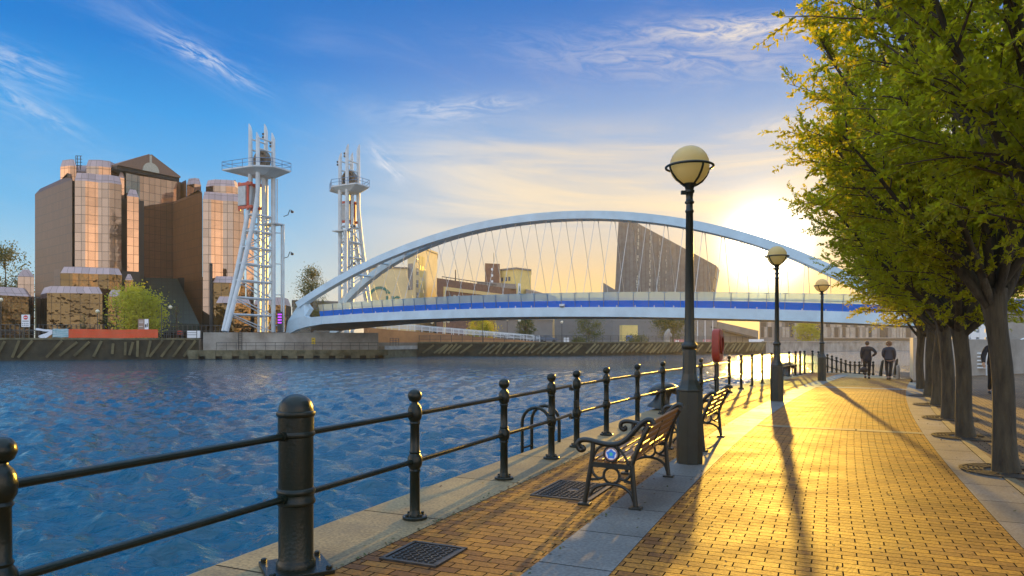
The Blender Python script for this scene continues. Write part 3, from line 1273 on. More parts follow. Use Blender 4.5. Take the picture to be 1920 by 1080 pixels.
hoops(9.78, 'pair of rounded ladder hoops on the quay edge beyond the near railing')
hoops(33.6, 'far pair of ladder hoops on the quay edge at the bend by the farthest lamp')

# ------------------------------------------------------------------ mooring bollards


def mooring(y0, label):
    p = curve(y0, -2.13)
    root = thing('mooring_bollard', p, label, 'mooring bollard', 'cast iron mooring bollards on the coping', rad(10))
    g = MB()
    g.tube([(-.10, 0, 0), (-.09, 0, .04), (-.06, 0, .12), (-.03, 0, .22), (0, 0, .32), (.02, 0, .40), (.03, 0, .46)], [.30, .285, .225, .185, .165, .185, .20], 24)
    g.build('neck', M['iron2'], root, smooth=60)
    g = MB()
    g.tube([(-.33, 0, .33), (-.30, 0, .38), (-.22, 0, .44), (-.08, 0, .495), (.08, 0, .51), (.22, 0, .49), (.34, 0, .44), (.41, 0, .375), (.42, 0, .34)], [.02, .075, .10, .115, .12, .115, .105, .08, .02], 18, True, 1.7)
    g.build('horn', M['iron2'], root, smooth=60)
    return root


mooring(15.5, 'cast iron mooring bollard with a hooked horn on the coping beyond the nearer bench')
mooring(31.6, 'far mooring bollard beside the middle lamp post, dark against the sunlit water')

# ------------------------------------------------------------------ lifebuoy housing
p = curve(19.2, -1.72)
lb = thing('lifebuoy_housing', p, 'red lifebuoy housing on a post by the quay railing between two lamp posts', 'lifebuoy box', rz=head(20) - rad(90))
g = MB()
g.tube([(0, 0, 0), (0, 0, 1.05)], .04, 10)
g.build('post', M['lampiron'], lb, smooth=50)
g = MB()
out = []
for k in range(36):
    t = 2 * math.pi * k / 36
    c_, s_ = math.cos(t), math.sin(t)
    out.append((.28 * math.copysign(abs(c_) ** .6, c_), 1.5 + .48 * math.copysign(abs(s_) ** .6, s_)))
vs, n = [], len(out)
for x_, k_ in ((-.11, .93), (-.085, 1.0), (.085, 1.0), (.11, .93)):
    vs += [(x_, a * k_, 1.5 + (z - 1.5) * k_) for a, z in out]
fs = [tuple(range(n)), tuple(reversed(range(3 * n, 4 * n)))]
for l in range(3):
    for k in range(n):
        k2 = (k + 1) % n
        fs.append((l * n + k, (l + 1) * n + k, (l + 1) * n + k2, l * n + k2))
g.add(vs, fs)
g.build('case', M['lifered'], lb, smooth=30)
g = MB()
g.tube([(.125, .17 * math.cos(2 * math.pi * k / 24), 1.52 + .24 * math.sin(2 * math.pi * k / 24)) for k in range(25)], .03, 8, False)
g.build('ring_moulding', M['lifered'], lb, smooth=60)

# small bird behind the farther bench
p = curve(20.6, -2.2)
bd = thing('bird', p + Vector((0, 0, 0)), 'small grey gull standing on the coping behind the farther bench', 'bird', rz=rad(200))
g = MB()
g.tube([(-.20, 0, .16), (-.14, 0, .17), (-.06, 0, .185), (.03, 0, .20), (.09, 0, .235), (.115, 0, .275), (.14, 0, .285), (.165, 0, .28), (.20, 0, .272)], [.012, .03, .06, .068, .05, .036, .038, .022, .004], 12)
g.tube([(0, .02, .15), (0, .02, .004)], .006, 6)
g.tube([(0, -.02, .15), (0, -.02, .004)], .006, 6)
g.build('body', mat('gull_grey', (.30, .30, .31), .7), bd, smooth=60)

# ------------------------------------------------------------------ lifting footbridge
BA = rad(28)
B0 = Vector((-34.5, 108, 0))
BD = Vector((math.cos(BA), -math.sin(BA), 0))
BN = Vector((math.sin(BA), math.cos(BA), 0))
UP = Vector((0, 0, 1))
SPAN = 88.0
DW = 10.0


def bp(s, w, z):
    return B0 + BD * s + BN * w + UP * z


def zdeck(s):
    return 4.83 - .000685 * (s - 34.8) ** 2


def zarch(s):
    return (-8.26689680e-07 * s ** 4 + 1.32711909e-04 * s ** 3 - 1.38041978e-02 * s ** 2 + 6.88508461e-01 * s + 6.89294633) if s < 74 else max(4.5, 11.2 - (s - 74) * .50 - (s - 74) ** 2 * .012)


def wrib(s):
    t = max(0, min(1, min(s, SPAN - s) / 28))
    return 4.4 * (1 - (1 - t) ** 2)


br = thing('footbridge', B0, 'white tied-arch lifting footbridge with blue glass sides across the dock', 'bridge')
FH = 1.16


def sweep(g, sect, ss):
    """sect(s) -> list of points; closed section swept along s"""
    rows = [sect(s) for s in ss]
    n = len(rows[0])
    vs = [p for r in rows for p in r]
    fs = []
    for i in range(len(rows) - 1):
        for k in range(n):
            k2 = (k + 1) % n
            fs.append((i * n + k, (i + 1) * n + k, (i + 1) * n + k2, i * n + k2))
    fs.append(tuple(range(n)))
    fs.append(tuple(reversed(range((len(rows) - 1) * n, len(rows) * n))))
    return g.add(vs, fs)


SS = [i * 1.0 for i in range(3, 89)]
g = MB()
sweep(g, lambda s: [bp(s, .03, zdeck(s) + FH - .1), bp(s, DW - .03, zdeck(s) + FH - .1), bp(s, DW - .03, zdeck(s) + .02), bp(s, DW - 2.4, zdeck(s) - .04 - .8 * max(0, 1 - s / 26)), bp(s, 2.4, zdeck(s) - .04 - .8 * max(0, 1 - s / 26)), bp(s, .03, zdeck(s) + .02)], SS)
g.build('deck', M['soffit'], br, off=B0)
for w0, w1 in ((-.25, .02), (DW - .02, DW + .25)):
    g = MB()
    sweep(g, lambda s: [bp(s, w0, zdeck(s) + FH), bp(s, w1, zdeck(s) + FH), bp(s, w1, zdeck(s)), bp(s, w0, zdeck(s))], SS)
    g.build('edge_girder', M['bridge'], br, off=B0, smooth=30)
RH, RW = 1.0, 1.15
for side in (0, 1):
    def wr(s):
        return wrib(s) if side == 0 else DW - wrib(s)
    g = MB()

    def sec(s):
        z = zarch(s)
        dz = zarch(s + .3) - zarch(s - .3)
        k = Vector((.6, 0, dz)).normalized()
        tn = BD * (-k.z) + UP * k.x
        w = wr(s)
        c = bp(s, w, z) - tn * (RH / 2)
        return [c - BN * RW / 2 + tn * RH / 2, c + BN * RW / 2 + tn * RH / 2, c + BN * RW / 2 - tn * RH / 2, c - BN * RW / 2 - tn * RH / 2]
    sr = [1.2 + i * .85 for i in range(102)]
    sweep(g, sec, sr)
    g.build('arch_rib', M['bridge'], br, off=B0, smooth=30)
    # broad root where the rib grows out of the deck end
    for end in (0, 1):
        g = MB()
        w = 0 if side == 0 else DW
        pts = [(-.8, 2.6), (-.2, 4.9), (1.2, 6.9), (2.3, 7.9), (3.3, 6.7), (3.3, 5.55), (3.9, 5.30), (5.2, 5.22), (6.6, zdeck(6.6) + FH + .02), (6.6, zdeck(6.6) - .02), (3.5, 3.9), (1.6, 3.5), (.4, 3.0)]
        if side == 0 or True:
            vv = []
            for dw in (-.32 if side == 0 else -.62, .62 if side == 0 else .32):
                for s, z in pts:
                    vv.append(bp(s if end == 0 else SPAN - s, w + dw + (wrib(max(0, s)) * (1 if side == 0 else -1) * (1 if z > 6.5 else 0)), z if end == 0 else z - .75))
            n = len(pts)
            fs = [tuple(range(n)), tuple(reversed(range(n, 2 * n)))] + [(k, k + n, (k + 1) % n + n, (k + 1) % n) for k in range(n)]
            g.add(vv, fs)
        g.build('arch_foot', M['bridge'], br, off=B0)
    # cross ties between the two ribs
if True:
    for s in (10, 14, 18, 22, 66, 70, 74, 78):
        g = MB()
        g.tube([bp(s, wrib(s), zarch(s) - .6), bp(s, DW - wrib(s), zarch(s) - .6)], .16, 8)
        g.build('cross_tie', M['bridge'], br, off=B0, smooth=60)
# glass sides
for w, nm in ((-.05, 0), (DW + .05, 1)):
    lean = -.42 if nm == 0 else .42
    gs = [6.2 + i for i in range(80)]
    for z0, z1, m, name in ((.03, .80, 'bluepanel', 'blue_glass_panel'), (.82, 1.78, 'clearglass', 'clear_glass_screen')):
        g = MB()
        sweep(g, lambda s: [bp(s, w + lean * z0 / 1.8, zdeck(s) + FH + z0), bp(s, w + lean * z1 / 1.8, zdeck(s) + FH + z1), bp(s, w + lean * z1 / 1.8 + .015, zdeck(s) + FH + z1), bp(s, w + lean * z0 / 1.8 + .015, zdeck(s) + FH + z0)], gs)
        g.build(name, M[m], br, off=B0)
    n_posts = 42
    for i in range(n_posts):
        s = 7 + i * 1.86
        z = zdeck(s) + FH
        g = MB()
        g.beam(bp(s, w + .03, z), bp(s + .12, w + lean * .98 + .03, z + 1.68), .055, .16, BN)
        g.beam(bp(s - .14, w + lean * .98 + .03, z + 1.70), bp(s + .40, w + lean * .98 + .03, z + 1.70), .09, .05)
        g.build('balustrade_post', M['bluefin'], br, off=B0)
    g = MB()
    g.tube([bp(s, w + lean * .5 + .12 * (1 if nm == 0 else -1), zdeck(s) + FH + 1.02) for s in gs], .045, 6)
    g.build('handrail', M['bluefin'], br, off=B0, smooth=60)
# hangers, one fan from each edge of the deck to the arch
sh = 10.0
hs = []
while sh < 80:
    hs.append(sh)
    sh += 2.28
for s in hs:
    for side in (0, 1):
        w = -.14 if side == 0 else DW + .14
        wt = wrib(s) if side == 0 else DW - wrib(s)
        g = MB()
        a, b_ = bp(s, w, zdeck(s) + FH), bp(s, wt, zarch(s) - RH + .02)
        g.tube([a, b_], .032, 6, False)
        g.tube([a, a + (b_ - a).normalized() * .5], .07, 6)
        g.tube([b_ - (b_ - a).normalized() * .35, b_], .06, 6)
        g.build('hanger_cable', M['cable'], br, off=B0, smooth=60)
# a flood light on the near girder
p = bp(46.3, -.35, zdeck(46.3) + FH)
fl = thing('flood_light', p, 'small dark floodlight with white hood fixed to the bridge girder', 'floodlight')
g = MB()
g.box((0, 0, .25), (.65, .35, .3), -BA)
g.build('hood', M['white'], fl, bevel=.05)
g = MB()
g.box((-.05, .05, .05), (.45, .2, .12), -BA)
g.build('bracket', M['dark'], fl)

# ------------------------------------------------------------------ lift towers


def tower(base, sgn, label, zp, tops):
    """sgn -1: legs splay towards the camera side, +1 away"""
    A = BN * sgn
    root = thing('lift_tower', base, label, 'tower', 'white steel lift towers of the footbridge')
    z0 = base.z

    def T(a, b, z):
        return Vector((base.x, base.y, 0)) + A * a + BD * b + UP * z
    off = root.location

    def acurve(z):
        t = max(0.0, min(1.0, (zp - 3.5 - z) / (zp - 3.5 - z0)))
        return 1.5 + 5.3 * t ** 1.22
    H = zp
    k = 0
    for b in (-.8, .8):
        for outer in (0, 1):
            g = MB()
            n = 22
            pts = []
            for i in range(n + 1):
                z = z0 + (H - z0) * i / n
                if outer:
                    pts.append(T(acurve(z), b * (1 - .65 * max(0, (zp - 6 - z) / (zp - 6 - z0))), z))
                else:
                    pts.append(T(-1.5, b, z))
            g.tube(pts, .42, 14, True, .8)
            g.build('leg', M['white'], root, off=off, smooth=60)
            # spire: the tube goes on above the platform and is cut on the slant
            g = MB()
            zt = tops[k]
            k += 1
            a = 1.5 if outer else -1.5
            seg = 14
            vs = []
            for j in range(seg):
                t = 2 * math.pi * j / seg
                vs.append(T(a + .30 * math.cos(t), b + .34 * math.sin(t), H))
            for j in range(seg):
                t = 2 * math.pi * j / seg
                vs.append(T(a + .26 * math.cos(t), b + .31 * math.sin(t), zt - .75 + .75 * math.sin(t) * (-1 if sgn < 0 else 1)))
            g.add(vs, [(j, (j + 1) % seg, (j + 1) % seg + seg, j + seg) for j in range(seg)] + [tuple(range(seg, 2 * seg))])
            g.build('spire', M['white'], root, off=off, smooth=50)
            if outer == 0:
                g = MB()
                for q in (1.6, 2.1):
                    g.box(T(a, b - .55, zt - q), (.3, .3, .3))
                g.build('beacon', M['dark'], root, off=off)
    for b in (-.8, .8):
        for zt in (H + 3.0, H + 4.6):
            g = MB()
            g.tube([T(-1.5, b, zt), T(1.5, b, zt)], .13, 8)
            g.build('spire_tie', M['white'], root, off=off, smooth=60)
    # levels and diagonals
    levels = [z0 + (H - 7 - z0) * i / 7 for i in range(8)]
    for i, z in enumerate(levels[1:]):
        g = MB()
        ao = acurve(z)
        bb = .8 * (1 - .65 * max(0, (zp - 6 - z) / (zp - 6 - z0)))
        for p, q in ((T(ao, -bb, z), T(-1.5, -.8, z)), (T(ao, bb, z), T(-1.5, .8, z)), (T(ao, -bb, z), T(ao, bb, z)), (T(-1.5, -.8, z), T(-1.5, .8, z))):
            g.tube([p, q], .15, 8)
        g.build('cross_frame', M['white'], root, off=off, smooth=60)
    g = MB()
    for i in range(len(levels) - 1):
        za, zb = levels[i], levels[i + 1]
        for b in (-.8, .8):
            ba = b * (1 - .65 * max(0, (zp - 6 - za) / (zp - 6 - z0)))
            bb = b * (1 - .65 * max(0, (zp - 6 - zb) / (zp - 6 - z0)))
            g.tube([T(acurve(zb), bb, zb), T(-1.5, b, za)], .09, 6)
            if i > 3:
                g.tube([T(-1.5, b, zb), T(acurve(za), ba, za)], .09, 6)
        g.tube([T(-1.5, -.8, za), T(-1.5, .8, zb)], .07, 6)
    g.build('bracing', M['white'], root, off=off, smooth=60)
    # guide column of the counterweight and its frame
    g = MB()
    for b in (-.35, .55):
        g.beam(T(.2, b, z0), T(.2, b, H - 1.2), .42, .5)
    g.build('guide_column', M['white'], root, off=off)
    zc = H - 4.1
    g = MB()
    cdir = math.atan2(BD.y, BD.x)
    g.box(T(1.5, -1.6, zc), (1.6, 1.9, 2.9), cdir)
    for i in range(6):
        g.box(T(1.5, -1.6, zc - 1.25 + i * .5), (1.64, 1.94, .05), cdir)
    g.build('counterweight', M['cw'], root, off=off)
    g = MB()
    for a, b in ((2.2, -.55), (2.2, -2.35), (.4, -.55)):
        g.beam(T(a, b, zc - 2.2), T(a, b, zc + 2.1), .3, .3)
    for z in (zc - 1.75, zc + 1.75):
        g.beam(T(2.2, -2.5, z), T(2.2, .3, z), .32, .42)
        g.beam(T(.4, -2.4, z), T(.4, .3, z), .3, .4)
        g.beam(T(2.2, -.55, z), T(.4, -.55, z), .3, .4)
    g.build('counterweight_frame', M['red'], root, off=off)
    # ladder shaft on the bridge side, with lamp arms
    g = MB()
    for a, b in ((-2.7, 1.3), (-2.7, 1.75)):
        g.tube([T(a, b, z0), T(a, b, H - 8)], .14, 8)
    nr_ = int((H - 8 - z0) / 1.6)
    for i in range(nr_):
        z = z0 + 1 + i * 1.6
        g.tube([T(-2.7, 1.3, z), T(-2.7, 1.75, z)], .05, 6)
        if i % 3 == 0:
            g.tube([T(-2.7, 1.3, z), T(-1.5, .8, z)], .08, 6)
    g.tube([T(-1.9, 1.2, H - 8), T(-1.9, 1.2, H - 1)], .09, 8)
    g.build('ladder_shaft', M['white'], root, off=off, smooth=60)
    for z in (z0 + 11.5, z0 + 18.0):
        g = MB()
        q = T(-2.7, 1.75, z)
        g.tube([q, q + BD * .9 + UP * .15, q + BD * 1.3 + UP * .9, q + BD * 1.7 + UP * .8], .06, 6)
        g.ico(q + BD * 1.8 + UP * .55, .26, 2, (1, 1, .8))
        g.build('lamp_arm', M['dark'], root, off=off, smooth=60)
    # platform: thin pointed deck over tapered brackets
    top = [(3.2, -5.0), (2.8, 1.2), (1.2, 3.6), (-2.4, 3.6), (-2.4, -2.0), (.4, -5.0)]
    bot = [(1.5, -1.6), (1.5, .8), (.8, 1.5), (-1.5, 1.5), (-1.5, -1.5), (0, -1.8)]
    g = MB()
    n = len(top)
    vs = [T(a, b, H + .14) for a, b in top] + [T(a, b, H - .08) for a, b in top] + [T(a, b, H - .95) for a, b in bot]
    fs = [tuple(range(n)), tuple(reversed(range(2 * n, 3 * n)))]
    for l in (0, 1):
        for k2 in range(n):
            fs.append((l * n + k2, (l + 1) * n + k2, (l + 1) * n + (k2 + 1) % n, l * n + (k2 + 1) % n))
    g.add(vs, fs)
    g.build('platform', M['white'], root, off=off)
    g = MB()
    rp = [Vector((a, b)) for a, b in top]
    for i in range(n):
        a, b = rp[i], rp[(i + 1) % n]
        for z in (H + .7, H + 1.25):
            g.tube([T(a.x, a.y, z), T(b.x, b.y, z)], .045, 5, False)
        m_ = max(1, int((b - a).length / 1.6))
        for k2 in range(m_):
            q = a + (b - a) * k2 / m_
            g.tube([T(q.x, q.y, H), T(q.x, q.y, H + 1.25)], .045, 5, False)
    g.build('guard_rail', M['bluefin'], root, off=off)
    # rope sheave standing between the spires
    g = MB()
    R0 = 1.5
    zc2 = H + 1.55
    for rr, wd in ((R0, .45), (R0 * .86, .30)):
        pass
    n = 32
    vs = []
    for rr, dd in ((R0, -.4), (R0, .4), (R0 * .8, .4), (R0 * .8, -.4)):
        for k2 in range(n):
            t = 2 * math.pi * k2 / n
            vs.append(T(dd, rr * math.cos(t), zc2 + rr * math.sin(t)))
    fs = []
    for l in range(4):
        for k2 in range(n):
            fs.append((l * n + k2, l * n + (k2 + 1) % n, ((l + 1) % 4) * n + (k2 + 1) % n, ((l + 1) % 4) * n + k2))
    g.add(vs, fs)
    for k2 in range(8):
        t = 2 * math.pi * k2 / 8
        g.beam(T(0, 0, zc2), T(0, R0 * .85 * math.cos(t), zc2 + R0 * .85 * math.sin(t)), .5, .28, A)
    g.tube([T(-.6, 0, zc2), T(.6, 0, zc2)], .35, 12)
    for b in (-.9, .9):
        g.beam(T(0, b, H), T(0, b * .2, zc2), .35, .3)
    g.build('rope_wheel', M['cwheel'], root, off=off, smooth=40)
    # small service gallery below
    g = MB()
    zg = H - 8
    g.box(T(-1.9, .2, zg), (3.4, 1.8, .16), cdir)
    g.build('service_gallery', M['white'], root, off=off)
    return root


M['cwheel'] = mat('rope_wheel_steel', (.10, .085, .065), .5, .3, var=.3)
tower(Vector((-38.3, 106.2, 3.1)), -1, 'nearer white lift tower, its red counterweight frame in front, left of the arch foot', 27.8, [35.6, 34.8, 34.0, 33.3])
tower(Vector((-29.2, 124.4, 3.1)), 1, 'farther white lift tower behind the left foot of the bridge arch', 29.2, [35.3, 36.0, 36.6, 37.3])

# ------------------------------------------------------------------ far bank: ground, pier and quay walls
WZ = -1.0
gl_ = MB()
gl_.prism([(-260, 70), (-110, 90.3), (-71, 97.3), (-47, 104.2), (-47, 300), (-900, 900), (-900, 100)], -3, 2.05)
struct(gl_.build('ground', M['bankground']))
gr = MB()
gr.prism([(-47.01, 113), (-17, 125.3), (14, 130.3), (52, 152.3), (74, 176.3), (107, 207.3), (400, 380), (2500, 2600), (-900, 2600), (-900, 902), (-47.01, 302)], -3, 1.5)
struct(gr.build('ground', M['bankground']))
# land under the right end of the bridge
gr = MB()
gr.prism([(28.5, 43), (39, 60), (46, 73), (140, 120), (300, 60), (300, 39), (28.5, 39)], -2.4, -.02)
struct(gr.build('ground', M['bankground']))
gr = MB()
gr.prism([(-100, 98), (-62, 104), (-50, 109), (-50, 116), (-120, 116)], 2.0, 2.075)
struct(gr.build('lawn', M['grass']))


def quaywall(pts, z1, label, braces, lean, name='quay_wall', step=1.35, m='quaywall', copz=.22, th=1.0, seedv=1):
    rr = random.Random(seedv)
    root = thing(name, (*pts[0], WZ), label, 'quay wall')
    off = root.location
    g, c = MB(), MB()
    for (a, b) in zip(pts, pts[1:]):
        a, b = Vector((*a, 0)), Vector((*b, 0))
        d = (b - a).normalized()
        nn = Vector((-d.y, d.x, 0))
        g.prism([(a.x, a.y), (b.x, b.y), ((b + nn * th).x, (b + nn * th).y), ((a + nn * th).x, (a + nn * th).y)], WZ - 1, z1 - copz)
        c.prism([((a - nn * .18).x, (a - nn * .18).y), ((b - nn * .18).x, (b - nn * .18).y), ((b + nn * th).x, (b + nn * th).y), ((a + nn * th).x, (a + nn * th).y)], z1 - copz + .001, z1 + .03)
    g.build('wall_face', M[m], root, off=off)
    c.build('coping_edge', M['concrete_low'] if braces else M['concrete_pale'], root, off=off)
    if braces:
        total = sum((Vector(b) - Vector(a)).length for a, b in zip(pts, pts[1:]))

        def along(t):
            for a, b in zip(pts, pts[1:]):
                a, b = Vector(a), Vector(b)
                L_ = (b - a).length
                if t <= L_ or (b == Vector(pts[-1])):
                    d = (b - a) / L_
                    q = a + d * t
                    return Vector((q.x + d.y * .22, q.y - d.x * .22, 0))
                t -= L_
        seq = braces if isinstance(braces, list) else None
        if seq is None:
            seq, t = [], .8
            while t < total - 2.2 and len(seq) < 96:
                if rr.random() < .9:
                    seq.append((t + lean * rr.uniform(.75, 1.15), t + rr.uniform(-.1, .1), rr.uniform(0, .25)))
                t += step * rr.uniform(.7, 1.3)
        for tt, tb, zo in seq:
            g = MB()
            a, b = along(max(0, min(total, tb))) + UP * (WZ + .35 + zo), along(max(0, min(total, tt))) + UP * (z1 - copz - .05 - zo)
            d = (b - a).normalized()
            g.beam(a, b, .34, .30, (a - Vector((0, 0, 0))).normalized())
            g.build('timber_brace', M['timber'], root, off=off)
    return root


# left wall: measured brace feet and heads, in metres along the wall from its left end
LW = [(-110, 90), (-71, 97), (-47, 104)]
Llen = [math.dist(LW[0], LW[1]), math.dist(LW[1], LW[2])]


def lw_t(px):
    u = (px - 960) / F
    for i in (0, 1):
        a, b = LW[i], LW[i + 1]
        t = (u * a[1] - a[0]) / ((b[0] - a[0]) - u * (b[1] - a[1]))
        if t <= 1.0 or i == 1:
            return (t if i == 0 else t) * Llen[i] + (Llen[0] if i else 0)


seq = []
for xt, xb, zo in ((10, -6, .3), (37, 24, .1), (62, 35, .1), (117, 88, .1), (145, 113, .5), (168, 140, .4), (191, 176, .2), (213, 211, .8), (236, 235, .5), (259, 258, .1), (250, 243, .5), (283, 276, .1), (305, 281, .1), (326, 303, .1), (347, 325, .1), (367, 345, .1)):
    seq.append((lw_t(xt), lw_t(xb), zo * .6))
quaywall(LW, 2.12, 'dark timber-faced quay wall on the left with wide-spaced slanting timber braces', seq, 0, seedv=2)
RWP = [(-17, 125), (14, 130), (52, 152), (58, 158.4)]
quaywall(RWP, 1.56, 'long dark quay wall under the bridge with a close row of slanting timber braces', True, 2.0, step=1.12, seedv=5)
quaywall([(58.01, 158.41), (74, 176), (107, 207), (200, 262)], 1.75, 'pale concrete quay wall at the far right beyond the lamp posts', None, 0, m='concrete')
quaywall([(-21, 113.5), (-17.2, 125)], .9, 'low concrete quay wall right of the bridge pier', None, 0, m='concrete_low', copz=.6)

pier = thing('bridge_pier', (-46, 105.2, WZ), 'stained concrete bridge pier with a yellow notice at the foot of the arch', 'bridge pier')
off = pier.location
pa_, pb_ = Vector((-46.6, 104.6, 0)), Vector((-21.4, 111.0, 0))
pd = (pb_ - pa_).normalized()
pn = Vector((-pd.y, pd.x, 0))
g = MB()
q = [pa_, pb_, pb_ + pn * 16, pa_ + pn * 16]
g.prism([(p.x, p.y) for p in q], .35, 3.05)
g.build('upper_block', M['concrete'], pier, off=off, bevel=.06)
g = MB()
q = [pa_ - pn * 1.1 + pd * -2, pb_ - pn * 1.1 + pd * 1.5, pb_ + pn * 15, pa_ + pn * 15 + pd * -2]
g.prism([(p.x, p.y) for p in q], -.55, .345)
for i in range(12):
    a = pa_ - pn * 1.1 + pd * (i * 2.35 - 1.8)
    g.prism([(p.x, p.y) for p in (a - pn * .22, a + pd * 1.35 - pn * .22, a + pd * 1.35, a)], -.95, .30)
g.build('footing', M['concrete_low'], pier, off=off)
g = MB()
q = [pa_ + pn * .5, pb_ + pn * .5, pb_ + pn * 14, pa_ + pn * 14]
g.prism([(p.x, p.y) for p in q], -1.6, -.552)
g.build('underwater_base', M['black'], pier, off=off)
g = MB()
for z in (1.0, 1.5):
    g.tube([pa_ - pn * .95 + pd * 2 + UP * z, pb_ - pn * .95 + UP * z], .03, 5)
for i in range(18):
    a = pa_ - pn * .95 + pd * (2 + i * 1.4)
    g.tube([a + UP * .35, a + UP * 1.5], .03, 5)
g.build('walkway_rail', M['dark'], pier, off=off)
g = MB()
for s in (0, .5):
    g.tube([pa_ + pd * (5.0 + s) - pn * .1 + UP * .4, pa_ + pd * (5.0 + s) - pn * .1 + UP * 3.1], .04, 5)
for i in range(9):
    z = .5 + .3 * i
    g.tube([pa_ + pd * 5 - pn * .1 + UP * z, pa_ + pd * 5.5 - pn * .1 + UP * z], .03, 5)
g.build('ladder', M['dark'], pier, off=off)
ny = pa_ + pd * 16.0 - pn * .06 + UP * 1.75
g = MB()
g.box(ny, (.55, .06, 1.0), math.atan2(pd.y, pd.x))
ntc = g.build('notice', M['yellow'], pier, off=off)
g = MB()
for dz in (.25, -.05, -.2):
    g.box(ny + UP * dz - pn * .04, (.3, .02, .10 if dz > 0 else .05), math.atan2(pd.y, pd.x))
g.build('print', M['dark'], ntc, off=off)
# purple lit board on the near lift tower plinth
p = at(525, 606, 106.5)
lbd = thing('light_board', Vector((p.x, p.y, 3.06)), 'narrow dark board with glowing purple lettering beside the nearer lift tower', 'sign')
M['purple'] = mat('purple_led', (.2, .02, .4), .5, emit=(.55, .06, 1.0), estr=1.6)
g = MB()
g.box((0, 0, 1.6), (.75, .25, 3.2))
g.build('board', M['dark'], lbd)
for i in range(4):
    g = MB()
    xs = -.27
    rr = random.Random(i)
    while xs < .25:
        w = rr.uniform(.06, .14)
        g.box((xs + w / 2, -.14, 2.75 - i * .42), (w, .02, .2))
        xs += w + .05
    g.build('lit_line', M['purple'], lbd)

# ------------------------------------------------------------------ mirror-clad office towers on the left


def pp(px, Y):
    return ((px - 960) / F * Y, Y)


ob = thing('office_building', (-72, 134, 2.05), 'stepped rose mirror-clad office towers with a gabled middle block on the left bank', 'office building')
OFF = ob.location


def block(name, pl, z1, m, z0=2.05, cham=0.0, ch=0.0, mp=None):
    g = MB()
    if ch:
        g.prism([pp(*p) for p in pl], z0, z1 - ch, cap=False)
        g.m = 1
        # parapet: sloping band only
        h = MB()
        h.prism([pp(*p) for p in pl], z1 - ch - .001, z1, cham, ch, True)
        # drop the zero-height wall quads
        keep = [i for i, f in enumerate(h.f) if not (abs(h.v[f[0]][2] - h.v[f[-1]][2]) < .01 and len(f) == 4 and len(set(round(h.v[k][2], 2) for k in f)) == 1 and h.uv[i] is not None and h.uv[i][0][1] == z1 - ch - .001)]
        for i in keep:
            g.add([h.v[k] for k in h.f[i]], [tuple(range(len(h.f[i])))], [h.uv[i]] if h.uv[i] else None)
        return g.build(name, [m, mp or M['rosepara']], ob, off=OFF)
    g.prism([pp(*p) for p in pl], z0, z1)
    return g.build(name, m, ob, off=OFF)


block('tower_block', [(140, 134), (160, 134.2), (184, 135.6), (205, 135.8), (228, 137.6), (229, 141), (230, 160), (143, 160)], 34.4, M['rose'], cham=.35, ch=1.6)
block('side_wall', [(65.5, 147.5), (135.2, 134.2), (136.2, 134.6), (136.4, 160), (72, 160)], 34.3, M['shaded_side'], cham=.9, ch=1.3, mp=M['shaded_side'])
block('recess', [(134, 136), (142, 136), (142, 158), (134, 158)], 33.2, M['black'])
block('bay_block', [(238, 139.6), (260, 141), (261, 146), (268, 147.4), (268, 160), (238, 160)], 32.5, M['rose'], cham=.5, ch=1.5)
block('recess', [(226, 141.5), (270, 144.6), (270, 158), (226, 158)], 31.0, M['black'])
block('upper_drum', [(113, 141), (131, 140), (143, 140.5), (145, 145), (158, 145), (162, 140.5), (185, 140.5), (208, 141.6), (219, 144), (221, 158), (110, 158)], 38.6, M['rose'], cham=.4, ch=1.4, z0=30)
block('upper_drum', [(222, 142.5), (233, 143.2), (237, 146), (237, 157), (222, 157)], 36.6, M['rose'], cham=.3, ch=1.2, z0=30)
block('middle_block', [(236, 143.2), (262, 145.6), (339, 152.4), (339, 170), (236, 170)], 36.7, M['rose'])
# gable
a, b_ = Vector((*pp(222, 140.6), 0)), Vector((*pp(338.5, 151.6), 0))
d = (b_ - a).normalized()
nn = Vector((-d.y, d.x, 0))
L_ = (b_ - a).length
g = MB()
for s0, s1 in ((0, .482), (.518, 1)):
    tri = [(s0 * L_, 37.45), (s1 * L_, 37.45)]
    zt = lambda s: 37.45 + .35 + 3.5 * (1 - abs(s - .5) * 2)
    pts = [a + d * (s0 * L_) + UP * 37.45, a + d * (s1 * L_) + UP * 37.45, a + d * (s1 * L_) + UP * zt(s1), a + d * (s0 * L_) + UP * zt(s0)]
    back = [p + nn * 12 for p in pts]
    g.add(pts + back, [(0, 1, 2, 3), (7, 6, 5, 4), (0, 4, 5, 1), (1, 5, 6, 2), (2, 6, 7, 3), (3, 7, 4, 0)])
g.build('gable', M['gable'], ob, off=OFF)
g = MB()
g.beam(a + nn * 5 + UP * 37.05, b_ + nn * 5 + UP * 37.05, 9, .72)
g.build('cornice', M['black'], ob, off=OFF)
g = MB()
c = a + d * (L_ / 2) - nn * .25 + UP * 37.42
vs = [c + d * (1.75 * math.cos(math.pi * k / 16)) + UP * (1.9 * math.sin(math.pi * k / 16)) for k in range(17)]
g.add(vs + [v + nn * .4 for v in vs], [tuple(range(17)), tuple(reversed(range(17, 34)))] + [(k, k + 17, k + 18, k + 1) for k in range(16)] + [(16, 33, 17, 0)])
g.beam(c + UP * 1.5 + nn * .2, c + UP * 3.4 + nn * .2, .35, .3)
g.build('fanlight', M['stonecap'], ob, off=OFF)
